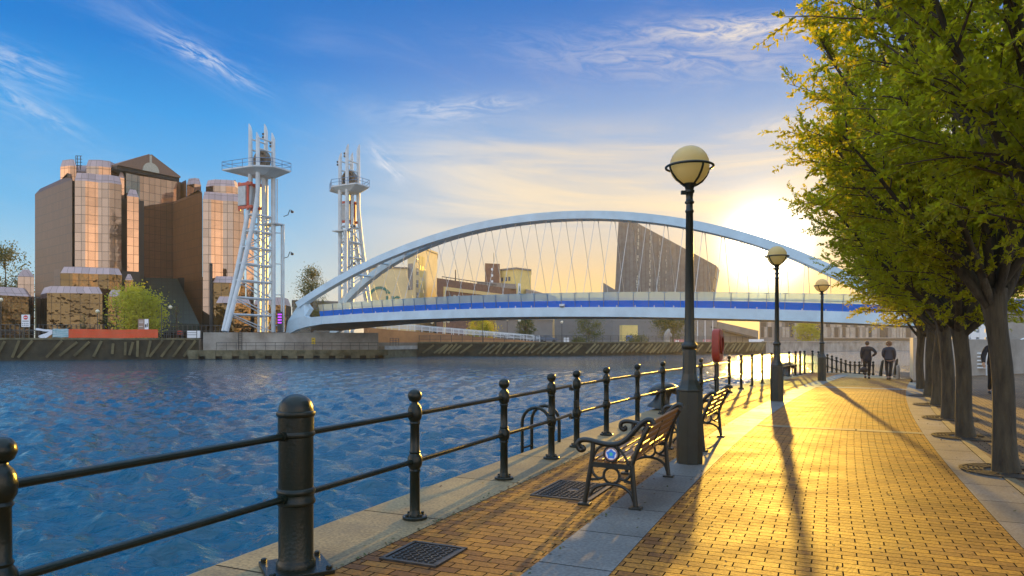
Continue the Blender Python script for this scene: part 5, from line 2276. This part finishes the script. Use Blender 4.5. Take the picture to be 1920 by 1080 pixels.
# parked cars on the far quay, a few pixels each
for i, (px, Y, colr, lab) in enumerate(((1027, 150, (.12, .16, .22), 'dark blue car parked left of the small white panel'), (1010, 152, (.35, .36, .38), 'silver car parked behind the end of the white ramp railing'))):
    p = at(px, 641, Y)
    car = thing('parked_car', (p.x, Y, 1.5), lab, 'car', 'cars parked on the far quay')
    g = MB()
    body = [(-2.1, .35), (-2.15, .75), (-1.9, .92), (-1.2, 1.0), (1.1, 1.0), (1.95, .85), (2.12, .6), (2.1, .35)]
    n = len(body)
    g.add([(x, -.85, z) for x, z in body] + [(x, .85, z) for x, z in body], [tuple(range(n)), tuple(reversed(range(n, 2 * n)))] + [(k, k + n, (k + 1) % n + n, (k + 1) % n) for k in range(n)])
    g.build('body', mat('car_paint', colr, .3, .3), car, bevel=.06)
    g = MB()
    cab = [(-1.3, 1.0), (-.8, 1.42), (.4, 1.45), (1.05, 1.0)]
    g.add([(x, -.72, z) for x, z in cab] + [(x, .72, z) for x, z in cab], [(0, 1, 2, 3), (7, 6, 5, 4)] + [(k, k + 4, (k + 1) % 4 + 4, (k + 1) % 4) for k in range(4)])
    g.build('cabin', M['pane'], car, bevel=.05)
    for x in (-1.3, 1.3):
        for y in (-.8, .8):
            g = MB()
            g.tube([(x, y - .1, .33), (x, y + .1, .33)], .33, 12)
            g.build('wheel', M['dark'], car, smooth=40)

# ------------------------------------------------------------------ right-hand side: wall, steps, white railings, gantry
wl = thing('concrete_wall', (16.9, 28.9, 0), 'pale concrete wall end with a sunlit edge beside the path, behind the tree trunks', 'wall')
o_ = wl.location
g = MB()
q0, q1 = Vector((16.72, 28.9, 0)), Vector((17.30, 28.6, 0))
g.prism([(16.72, 28.9), (17.32, 28.6), (18.9, 31.6), (18.3, 31.9)], -.3, 1.78)
g.build('end_pier', M['concrete_pale'], wl, off=o_, bevel=.03)
g = MB()
g.prism([(18.91, 31.61), (19.2, 31.4), (31, 37.9), (31, 38.5)], -.3, 1.72)
g.build('wall_run', M['concrete'], wl, off=o_)
rt = thing('retaining_wall', (30, 42, 0), 'high beige retaining wall behind the white railings at the right edge', 'wall')
g = MB()
g.prism([(29.6, 41.9), (48, 40.5), (48, 41.5), (29.6, 42.9)], -.2, 3.3)
g.build('wall', M['concrete_pale'], rt, off=rt.location)
g = MB()
g.prism([(29.5, 41.7), (48.1, 40.3), (48.1, 41.6), (29.5, 43.1)], 3.301, 3.45)
g.build('coping', M['concrete'], rt, off=rt.location)
sp = thing('stairs', (29.0, 40.4, 0), 'concrete steps with a sloping side wall at the right edge', 'stairs')
o_ = sp.location
for i in range(14):
    g = MB()
    g.box((29.1 + 1.75, 40.2 - .02 * i + .15, .08 + .165 * i), (3.3, .30, .16)) if False else g.box((29.35 + .30 * i + 3, 39.9, .082 + .163 * i - .04 * 0), (6.0, 1.1, .160))
    g.build('tread', M['concrete'], sp, off=o_)
g = MB()
pts = [(28.4, 0), (28.4, .45), (29.0, .75), (35, 3.9), (35, 0)]
g.add([(x, 38.85, z) for x, z in pts] + [(x, 39.25, z) for x, z in pts], [(0, 4, 3, 2, 1), (5, 6, 7, 8, 9)] + [(k, (k + 1) % 5, (k + 1) % 5 + 5, k + 5) for k in range(5)])
g.build('side_wall', M['concrete_pale'], sp, off=o_)
bank_rail('stair_railing', [Vector((28.4, 39.05, .5)), Vector((29.2, 39.05, .85)), Vector((33.5, 39.05, 3.15))], 1.1, 'white stair railing climbing to the right edge of the picture', M['white2'], 1.0, nr=5, rp=.04)
bank_rail('white_railing', [Vector((20.9, 33.2, 0)), Vector((22.6, 33.0, 0)), Vector((23.4, 33.8, 0)), Vector((26.6, 36.0, 0))], 1.05, 'white five-bar railing on the plaza behind the tree trunks', M['white2'], .85, nr=5, rp=.035)
far_lamp(1825, 650, 40, 0, 'globe lamp seen between two tree trunks above the white plaza railing', .2)
ga = thing('steel_gantry', (40, 58, -.02), 'white steel framework seen through branches between the tree trunks', 'gantry')
o_ = ga.location
g = MB()
for px in (1806, 1822, 1838, 1856):
    a, b = at(px, 585, 60), at(px, 640, 60)
    g.beam((b.x, 60, 0), (a.x, 60, a.z), .45, .45)
for yy in (592, 612, 628):
    a, b = at(1800, yy, 60), at(1862, yy, 60)
    g.beam(a, b, .4, .4)
g.beam(at(1806, 640, 60), at(1856, 590, 60), .3, .3)
g.build('frame', M['white2'], ga, off=o_)
bl = thing('blue_container', at(1896, 612, 46), 'blue cabin glimpsed through branches above the retaining wall', 'cabin')
g = MB()
g.box((.3, 1.5, 1.0), (2.2, 2.2, 1.6))
g.build('wall', mat('blue_paint', (.03, .14, .45), .5), bl, bevel=.03)
g = MB()
g.box((.3, 1.5, 1.86), (2.4, 2.4, .10))
g.build('roof', M['white2'], bl)
# bollards and bag near the landing
for i, (x, y_, h) in enumerate(((16.75, 30.1, .55), (17.75, 33.4, .95), (18.55, 33.6, 1.0))):
    bo = thing('bollard', (x, y_, 0 if i == 0 else -.3), ('short pale bollard right of the walking couple', 'dark leaning bollard beyond the wall end, left of two', 'dark leaning bollard nearest the concrete wall end')[i], 'bollard')
    g = MB()
    g.tube([(0, 0, 0), (.02, 0, h * .5), (.10 if i else 0, 0, h), (.14 if i else 0, 0, h * 1.08)], [.08, .075, .065, .03], 10)
    g.build('post', M['concrete_pale'] if i == 0 else M['iron'], bo, smooth=50)

# ------------------------------------------------------------------ trees


def leaf_arrays(rg, P, Dr, ln, wd):
    """rhombic folded leaves at points P pointing along Dr"""
    n = len(P)
    rnd = rg.normal(size=(n, 3))
    side = np.cross(Dr, rnd)
    side /= np.linalg.norm(side, axis=1, keepdims=True) + 1e-9
    nor = np.cross(side, Dr)
    l = ln * rg.uniform(.65, 1.25, (n, 1))
    w = wd * rg.uniform(.7, 1.2, (n, 1))
    v = np.empty((n, 4, 3))
    v[:, 0] = P
    v[:, 1] = P + Dr * l * .48 + side * w * .5 + nor * w * .12
    v[:, 2] = P + Dr * l + nor * l * rg.uniform(-.15, .15, (n, 1))
    v[:, 3] = P + Dr * l * .48 - side * w * .5 + nor * w * .12
    return v.reshape(-1, 3)


def crown_mesh(name, verts_q, tubes, mats):
    """one mesh of leaf quads (material 1) and twig tubes (material 0)"""
    nq_ = len(verts_q) // 4
    tv = np.array(tubes.v) if tubes.v else np.zeros((0, 3))
    nt_ = len(tv)
    co = np.concatenate([tv, verts_q]) if nt_ else verts_q
    loops, starts, totals, mi = [], [], [], []
    c = 0
    tl = [i for f in tubes.f for i in f]
    for f in tubes.f:
        starts.append(c)
        totals.append(len(f))
        c += len(f)
    li = np.concatenate([np.array(tl, int), np.arange(nq_ * 4) + nt_])
    starts = np.concatenate([np.array(starts, int), c + np.arange(nq_) * 4])
    totals = np.concatenate([np.array(totals, int), np.full(nq_, 4)])
    mi = np.concatenate([np.zeros(len(tubes.f), int), np.ones(nq_, int)])
    me = bpy.data.meshes.new(name)
    me.vertices.add(len(co))
    me.vertices.foreach_set('co', co.ravel())
    me.loops.add(len(li))
    me.loops.foreach_set('vertex_index', li)
    me.polygons.add(len(starts))
    me.polygons.foreach_set('loop_start', starts)
    me.polygons.foreach_set('loop_total', totals)
    for m in mats:
        me.materials.append(m)
    me.polygons.foreach_set('material_index', mi)
    me.update()
    me.validate()
    return me


def rv(rr, s=1.0):
    return Vector((rr.gauss(0, s), rr.gauss(0, s), rr.gauss(0, s)))


def hornbeam(seed, fork, reach, top, leaves, lean, low_spread):
    """vase-shaped street tree: trunk mesh with limbs, crown of twigs and leaves"""
    rr = random.Random(seed)
    rg = np.random.RandomState(seed)
    tr = MB()
    ts = []
    for i in range(13):
        t = i / 12
        flare = .035 * math.exp(-t * 9)
        ts.append(((lean[0] * t + .025 * math.sin(t * 7 + seed), lean[1] * t + .02 * math.cos(t * 6 + seed), fork * t), .122 + flare - .012 * t + (.04 * max(0, t - .8) * 5)))
    tr.tube([Vector(p) for p, r in ts], [r for p, r in ts], 14)
    top0 = Vector(ts[-1][0])
    tw = MB()
    LP, LD = [], []
    nl = 15
    for i in range(nl):
        az = 2 * math.pi * (i * .618 % 1.0) + rr.uniform(-.2, .2)
        tilt = (.22 + (low_spread - .22) * ((i % 5) / 4) ** .85) * rr.uniform(.9, 1.1)
        ln = (top - fork) / max(.62, math.cos(tilt)) * rr.uniform(.72, .98)
        ln = min(ln, reach / max(.2, math.sin(tilt)) * rr.uniform(.85, 1.05))
        d = Vector((math.sin(tilt) * math.cos(az), math.sin(tilt) * math.sin(az), math.cos(tilt)))
        pts, p = [], top0 - Vector((0, 0, rr.uniform(0, .35)))
        n = 9
        for k in range(n + 1):
            pts.append(p.copy())
            d = (d + rv(rr, .05) + Vector((0, 0, .045))).normalized()
            p = p + d * (ln / n)
        r0 = rr.uniform(.045, .075)
        tr.tube(pts, [r0 * (1 - .85 * k / n) for k in range(n + 1)], 6)
        ntw = 24
        for j in range(ntw):
            t = .16 + .84 * (j + rr.random() * .6) / ntw
            f = t * n
            k = min(n - 1, int(f))
            q = pts[k].lerp(pts[k + 1], f - k)
            dl = (pts[k + 1] - pts[k]).normalized()
            out = rv(rr).cross(dl).normalized()
            d2 = (dl * .75 + out * .75 + Vector((math.cos(az), math.sin(az), 0)) * .18).normalized()
            l2 = rr.uniform(.55, 1.25) * (1.15 - .5 * t)
            p2, e2 = q, []
            for s in range(5):
                e2.append(p2.copy())
                d2 = (d2 + rv(rr, .10) + Vector((0, 0, .03))).normalized()
                p2 = p2 + d2 * (l2 / 4)
            tw.tube(e2, [.011, .009, .007, .005, .003], 4, False)
            for s in range(9):
                u = .15 + .85 * s / 8
                ff = u * 4
                kk = min(3, int(ff))
                q2 = e2[kk].lerp(e2[kk + 1], ff - kk)
                dl2 = (e2[kk + 1] - e2[kk]).normalized()
                d3 = (dl2 * .8 + rv(rr).cross(dl2).normalized() * .7).normalized()
                l3 = rr.uniform(.14, .42)
                q3 = q2 + d3 * l3
                if s % 2:
                    tw.tube([q2, q3], [.004, .002], 3, False)
                m = leaves
                for c in range(m):
                    w = (c + rr.random()) / m
                    LP.append(q2.lerp(q3, w))
                    LD.append((d3 * .7 + rv(rr, .55)).normalized())
    return tr, tw, np.array([tuple(p) for p in LP]), np.array([tuple(d) for d in LD]), rg


trees_data = []
for sd, fork, reach, top, lv, lean, ls, ll in ((11, 2.25, 2.25, 8.2, 34, (-.14, .05), .74, (.058, .027)), (23, 2.0, 2.75, 8.0, 34, (-.10, .04), 1.0, (.058, .027)), (37, 2.05, 2.9, 8.4, 32, (-.05, .1), .92, (.058, .027))):
    tr, tw, LP, LD, rg = hornbeam(sd, fork, reach, top, lv, lean, ls)
    trees_data.append((tr, tw, crown_mesh('crown', leaf_arrays(rg, LP, LD, *ll), tw, [M['twig'], M['leaf']])))

TREES = [((4.55, 5.35), 0, 40, 'nearest promenade tree, its trunk outside the picture and its leaves in the upper right corner'),
         ((6.10, 8.52), 0, 0, 'promenade tree with the rightmost trunk, standing in a round iron grate'),
         ((7.62, 11.62), 1, 0, 'promenade tree second from the right, with a straight dark trunk'),
         ((9.10, 14.4), 2, 30, 'promenade tree third from the right, with a broad grey trunk'),
         ((10.7, 17.5), 1, 160, 'promenade tree fourth from the right, with a leaning trunk'),
         ((12.25, 20.4), 2, 250, 'promenade tree fifth from the right, with a slim trunk mostly hidden'),
         ((13.9, 23.6), 1, 80, 'farthest promenade tree, its trunk hidden beside the concrete wall end')]
for (xy, k, rz, lab) in TREES:
    tr, tw, cm = trees_data[k]
    root = thing('hornbeam_tree', (*xy, 0), lab, 'tree', 'street trees along the promenade', rad(rz))
    if 'ob' not in trees_data[k][0].__dict__:
        o = tr.build('trunk', M['trunkbark'], root, smooth=60)
        tr.ob = o
        tr.nv = 0
    else:
        o = tr.ob.copy()
        COL.objects.link(o)
        o.parent = root
    c = bpy.data.objects.new('crown', cm)
    COL.objects.link(c)
    c.parent = root

# iron grates round the trunks
gp = None
for i, (xy, k, rz, lab) in enumerate(TREES[:6]):
    lab2 = ('tree grate at the feet of the nearest tree outside the picture', 'round iron tree grate around the rightmost trunk', 'round iron tree grate around the second trunk from the right', 'round iron tree grate around the broad third trunk', 'round iron tree grate around the leaning fourth trunk', 'round iron tree grate around the slim fifth trunk')[i]
    if i == 0:
        continue
    if gp is None:
        gp = thing('tree_grate', (*xy, .014), lab2, 'tree grate', 'iron tree grates')
        g = MB()
        r0 = .26
        while r0 < .52:
            n = 40
            for a0 in range(n):
                if a0 % 5 == 4 and r0 < .47:
                    continue
                t0, t1 = 2 * math.pi * a0 / n, 2 * math.pi * (a0 + 1) / n
                vs = [(r * math.cos(t), r * math.sin(t), z) for z in (0, .010) for r, t in ((r0, t0), (r0 + .034, t0), (r0 + .034, t1), (r0, t1))]
                g.add(vs, [(3, 2, 1, 0), (4, 5, 6, 7), (0, 1, 5, 4), (1, 2, 6, 5), (2, 3, 7, 6), (3, 0, 4, 7)])
            r0 += .055
        for k2 in range(8):
            t = 2 * math.pi * k2 / 8
            g.beam((.25 * math.cos(t), .25 * math.sin(t), .004), (.52 * math.cos(t), .52 * math.sin(t), .004), .04, .006)
        g.build('grating', M['plate'], gp)
    else:
        dup(gp, (*xy, .014), None, lab2)


def blob_tree(px, ytop, ybase, wpx, Y, zb, m, label, seed, n=2600, leaf=.45, sparse=1.0, name='bank_tree', cat='tree', trunk=True, low=.12, cone=1.0):
    rr = random.Random(seed)
    rg = np.random.RandomState(seed)
    c = at(px, ytop, Y)
    h = c.z - zb
    r = wpx / F * Y / 2
    root = thing(name, (c.x, Y, zb), label, cat, None)
    t = MB()
    pts = [(0, 0, 0), (.05, 0, h * .3), (0, .05, h * .6), (.05, 0, h * .92)]
    t.tube([Vector(p) for p in pts], [max(.06, h * .018), h * .014, h * .008, h * .002], 7)
    cl = []
    for i in range(34):
        z = h * (low + (1 - low) * rr.random() ** .9)
        u = (z / h - low) / (1 - low)
        rad_ = r * (math.sin(math.pi * min(1, u * .88 + .12)) ** .6) * rr.uniform(.45, 1.0) * cone
        az = rr.random() * 6.28
        p = Vector((rad_ * math.cos(az), rad_ * math.sin(az), z))
        b0 = Vector((0, 0, max(h * .1, z - rad_ * rr.uniform(.6, 1.1) - h * .05)))
        t.tube([b0, b0.lerp(p, .55) + Vector((0, 0, h * .02)), p], [h * .006, h * .004, h * .0015], 4, False)
        cl.append((p, r * rr.uniform(.26, .55)))
    P = []
    for i in range(n):
        p, s = cl[rg.randint(len(cl))]
        q = rg.normal(size=3) * s * .55
        P.append((p.x + q[0], p.y + q[1], max(.1, p.z + q[2] * .9)))
    P = np.array(P)
    Dn = rg.normal(size=(n, 3))
    Dn /= np.linalg.norm(Dn, axis=1, keepdims=True)
    if trunk:
        t.build('trunk', M['twig'], root, smooth=60)
    me = crown_mesh('foliage', leaf_arrays(rg, P, Dn, leaf, leaf * .6), MB(), [M['twig'], m])
    o = bpy.data.objects.new('crown', me)
    COL.objects.link(o)
    o.parent = root
    return root


blob_tree(585, 508, 610, 58, 138, 2.0, M['leaf_dull'], 'slender open tree behind the left foot of the arch', 3, 5200, .30, low=.2)
blob_tree(10, 470, 600, 100, 160, 2.0, M['leaf_dull'], 'loose leafy tree at the left edge beside the offices', 4, 9000, .52, low=.15)
blob_tree(256, 552, 632, 98, 110, 2.05, M['leaf_far'], 'round yellow-green bush in front of the dark atrium', 5, 9500, .36, name='round_bush', cat='bush', low=.1)
blob_tree(218, 566, 628, 40, 113, 2.05, M['leaf_dull'], 'thin grey-green sapling left of the round bush', 15, 500, .3, low=.2)
blob_tree(331, 568, 632, 22, 117, 2.05, M['leaf_dull'], 'bare pale sapling right of the round bush', 6, 120, .25, low=.3)
blob_tree(158, 590, 632, 12, 116, 2.05, M['leaf_dull'], 'thin sapling with a pale stem before the mirrored podium', 16, 60, .25, low=.4)
blob_tree(902, 592, 642, 56, 150, 1.5, M['leaf_far'], 'yellow-green tree under the left half of the bridge deck', 7, 5500, .32)
blob_tree(985, 590, 642, 34, 152, 1.5, M['leaf_dull'], 'grey-green bush right of the yellow-green tree under the bridge', 8, 2600, .32)
blob_tree(1104, 584, 642, 50, 160, 1.5, M['leaf_dull'], 'half-bare tree left of the bright kiosk under the bridge', 9, 2600, .34)
blob_tree(1262, 580, 642, 66, 176, 1.5, M['leaf_dull'], 'dark full tree behind the pale sculpture under the bridge', 10, 5500, .4)
blob_tree(1514, 600, 642, 44, 214, 1.7, M['leaf_far'], 'golden bushy tree in front of the studio building', 12, 2200, .6)
blob_tree(1085, 634, 642, 30, 156, 1.5, M['leaf_dull'], 'low dark hedge clump by the far quay railing', 13, 700, .35, name='shrub', cat='shrub')
blob_tree(1195, 632, 642, 40, 160, 1.5, M['leaf_dull'], 'low shrub right of the bright kiosk', 14, 900, .35, name='shrub', cat='shrub')

# ------------------------------------------------------------------ people


def skin_mesh(name, verts, edges, m, parent, root=0, sub=2):
    me = bpy.data.meshes.new(name)
    bm = bmesh.new()
    lay = bm.verts.layers.skin.verify()
    bv = []
    for i, (p, r) in enumerate(verts):
        v = bm.verts.new(p)
        v[lay].radius = r if isinstance(r, tuple) else (r, r)
        v[lay].use_root = i == root
        bv.append(v)
    for a, b in edges:
        bm.edges.new((bv[a], bv[b]))
    bm.to_mesh(me)
    bm.free()
    me.materials.append(m)
    o = bpy.data.objects.new(name, me)
    COL.objects.link(o)
    o.parent = parent
    s = o.modifiers.new('skin', 'SKIN')
    s.use_smooth_shade = True
    d = o.modifiers.new('sub', 'SUBSURF')
    d.levels = d.render_levels = sub
    return o


def person(loc, rz, h, coat, trous, hair, label, larm, rarm, lleg, rleg, curly=False, coat_len=.80):
    """faces +Y; arms and legs given as joint lists (elbow, wrist) and (knee, ankle) in units of a 1.7 m figure"""
    root = thing('person', loc, label, 'person', None, rz)
    k = h / 1.7
    root.scale = (k, k, k)
    V_ = [((0, 0, .92), (.13, .10)), ((0, .0, 1.10), (.125, .09)), ((0, -.01, 1.30), (.15, .095)), ((0, -.01, 1.41), (.10, .08)), ((0, .005, 1.48), .052), ((0, .02, 1.54), (.065, .075)), ((0, .02, 1.62), (.075, .09)), ((0, .01, 1.68), (.05, .06)),
          ((-.17, -.01, 1.385), .055), (larm[0], .042), (larm[1], .032), ((.17, -.01, 1.385), .055), (rarm[0], .042), (rarm[1], .032),
          ((-.09, 0, .86), .085), (lleg[0], .058), (lleg[1], .04), ((.09, 0, .86), .085), (rleg[0], .058), (rleg[1], .04)]
    E_ = [(0, 1), (1, 2), (2, 3), (3, 4), (4, 5), (5, 6), (6, 7), (3, 8), (8, 9), (9, 10), (3, 11), (11, 12), (12, 13), (0, 14), (14, 15), (15, 16), (0, 17), (17, 18), (18, 19)]
    n0 = len(V_)
    for w, e in ((10, larm[0]), (13, rarm[0])):          # hands with fingers
        p = Vector(V_[w][0])
        d = (p - Vector(e)).normalized()
        i = len(V_)
        V_.append((tuple(p + d * .055), (.034, .018)))
        E_.append((w, i))
        sd_ = d.cross(Vector((0, 1, 0)))
        sd_ = sd_.normalized() if sd_.length > .1 else Vector((1, 0, 0))
        for f in range(4):
            j = len(V_)
            V_.append((tuple(p + d * .095 + sd_ * (.024 - .016 * f)), .009))
            V_.append((tuple(p + d * (.145 - .006 * abs(f - 1.4)) + sd_ * (.026 - .017 * f) + Vector((0, .02, 0))), .007))
            E_ += [(i, j), (j, j + 1)]
        j = len(V_)
        V_.append((tuple(p + d * .05 + sd_ * .05 + Vector((0, .02, 0))), .010))
        E_.append((w, j))
    for l, (kn, an) in ((16, lleg), (19, rleg)):
        i = len(V_)
        a = Vector(an)
        V_.append((tuple(a + Vector((0, .12, -.045))), (.036, .026)))
        E_.append((l, i))
    skin_mesh('body', V_, E_, M['skin'], root, sub=1)
    J = [((0, 0, coat_len), (.225, .165)), ((0, 0, 1.0), (.195, .145)), ((0, 0, 1.12), (.18, .13)), ((0, -.01, 1.30), (.195, .13)), ((0, -.01, 1.425), (.11, .095)), ((0, 0, 1.475), (.07, .068)),
         ((-.185, -.01, 1.385), .09), (larm[0], .074), (tuple(Vector(larm[0]).lerp(Vector(larm[1]), .93)), .050), ((.185, -.01, 1.385), .09), (rarm[0], .074), (tuple(Vector(rarm[0]).lerp(Vector(rarm[1]), .93)), .050)]
    skin_mesh('coat', J, [(0, 1), (1, 2), (2, 3), (3, 4), (4, 5), (4, 6), (6, 7), (7, 8), (4, 9), (9, 10), (10, 11)], coat, root, sub=2)
    T_ = [((0, 0, .93), (.15, .12))]
    TE = []
    for s, (kn, an) in ((-1, lleg), (1, rleg)):
        i = len(T_)
        T_ += [((s * .09, 0, .82), .098), (kn, .072), (tuple(Vector(kn).lerp(Vector(an), .92)), .058)]
        TE += [(0, i), (i, i + 1), (i + 1, i + 2)]
    skin_mesh('trousers', T_, TE, trous, root, sub=2)
    for kn, an in (lleg, rleg):
        a = Vector(an)
        g = MB()
        g.tube([a + Vector((0, -.06, -.03)), a + Vector((0, -.03, -.035)), a + Vector((0, .06, -.045)), a + Vector((0, .15, -.055)), a + Vector((0, .185, -.06))], [.03, .048, .046, .042, .02], 10)
        g.build('shoe', M['shoe'], root, smooth=60)
    g = MB()
    if curly:
        rr = random.Random(5)
        for i in range(60):
            t, u = rr.random() * 6.28, rr.uniform(-.55, 1)
            q = math.sqrt(1 - min(1, u * u))
            if q * math.sin(t) > .55 and u < .35:
                continue
            g.ico((.100 * q * math.cos(t), .0 + .105 * q * math.sin(t), 1.615 + .110 * u), rr.uniform(.022, .040), 1)
    else:
        vs0 = len(g.v)
        g.ico((0, -.005, 1.622), .102, 3, (.88, 1.05, 1.0), .12, 2)
    hr = g.build('hair', hair, root, smooth=80)
    # face
    g = MB()
    g.tube([(0, .095, 1.60), (0, .122, 1.565), (0, .10, 1.555)], [.008, .016, .008], 6)
    g.build('nose', M['skin'], root, smooth=60)
    for s in (-1, 1):
        g = MB()
        g.ico((s * .032, .096, 1.605), .011, 2)
        g.build('eye', M['dark'], root, smooth=60)
        g = MB()
        g.ico((s * .083, .015, 1.59), .026, 2, (.4, .8, 1.2))
        g.build('ear', M['skin'], root, smooth=60)
    g = MB()
    g.tube([(-.022, .092, 1.525), (0, .10, 1.523), (.022, .092, 1.525)], .005, 5)
    g.build('mouth', M['lifered'], root)
    return root


p1 = person((15.42, 30.1, 0), rad(-24), 1.62, M['coat'], M['trous'], M['hair_d'], 'walking person seen from behind in a dark coat, one hand on the hip', ((-.235, -.03, 1.12), (-.215, .05, .88)), ((.37, -.08, 1.17), (.19, .02, 1.02)),
            ((-.085, .10, .47), (-.08, -.06, .11)), ((.085, .03, .46), (.08, .10, .085)), coat_len=.66)
bg_ = thing('handbag', (15.20, 29.95, .26), 'dark soft bag hanging at knee height beside the walking person with hand on hip', 'bag')
g = MB()
g.tube([(-.16, 0, .05), (-.14, 0, .10), (-.02, 0, .15), (.10, 0, .12), (.15, 0, .06)], [.04, .09, .12, .10, .04], 12)
g.build('bag_body', M['coat'], bg_, smooth=60)
g = MB()
g.tube([(-.12, 0, .28), (-.10, 0, .55), (-.04, 0, .70), (.02, 0, .55), (.10, 0, .28)], .012, 6)
g.build('strap', M['coat'], bg_, smooth=60)
person((15.98, 29.4, 0), rad(-22), 1.60, M['coat2'], M['trous'], M['hair_g'], 'walking person seen from behind with curly auburn hair and a navy jacket', ((-.235, .0, 1.13), (-.17, .16, .98)), ((.235, -.01, 1.12), (.22, .08, .89)),
       ((-.08, .05, .46), (-.05, -.02, .085)), ((.08, .03, .46), (.05, .10, .085)), True, .84)
person((14.47, 20.8, 0), rad(150), 1.74, M['coat'], M['trous'], M['hair_d'], 'person in a black suit half hidden behind the rightmost tree trunk', ((-.26, -.06, 1.12), (-.25, .05, .87)), ((.28, .06, 1.13), (.27, .20, .92)),
       ((-.09, .14, .48), (-.09, .06, .085)), ((.09, -.04, .47), (.10, -.22, .12)), coat_len=.80)

# ------------------------------------------------------------------ litter along the joints
lt = MB()
rr = random.Random(77)
for i in range(1500):
    y_ = rr.uniform(3.5, 24) if rr.random() < .7 else rr.uniform(3.5, 12)
    u = rr.random()
    if u < .45:
        o = rr.gauss(-1.49, .035)
    elif u < .6:
        o = rr.gauss(-.26, .05)
    elif u < .75:
        o = rr.gauss(3.58, .12)
    else:
        o = rr.uniform(-2.3, 3.5)
    c = curve(y_, o) + UP * .008
    a = rr.random() * 6.28
    s_ = rr.uniform(.008, .022)
    d1 = Vector((math.cos(a), math.sin(a), rr.uniform(-.1, .35))) * s_
    d2 = Vector((-math.sin(a), math.cos(a), rr.uniform(-.1, .35))) * s_ * .6
    lt.m = 0 if rr.random() < .6 else 1
    lt.add([c - d1, c + d2, c + d1 + UP * .004, c - d2 + UP * .003], [(0, 1, 2, 3)])
tag(lt.build('leaf_litter', [mat('dry_leaf', (.12, .06, .02), .8), mat('moss_tuft', (.06, .07, .015), .9)]), 'dry leaves and moss tufts along the paving joints', 'litter', kind='stuff')

# ------------------------------------------------------------------ air
HAZE = True
if HAZE:
    hm = bpy.data.materials.new('haze_air')
    nt, N, L = nodes(hm)
    N.remove(N['Principled BSDF'])
    pv = N.new('ShaderNodeVolumePrincipled')
    pv.inputs['Color'].default_value = (1, .90, .68, 1)
    pv.inputs['Density'].default_value = .00025
    pv.inputs['Anisotropy'].default_value = .5
    L.new(pv.outputs[0], N['Material Output'].inputs['Volume'])
    g = MB()
    g.box((0, 480, 21.5), (2100, 1500, 50))
    hz = g.build('haze', hm)
    tag(hz, 'thin golden evening haze over the dock', 'haze', kind='stuff')
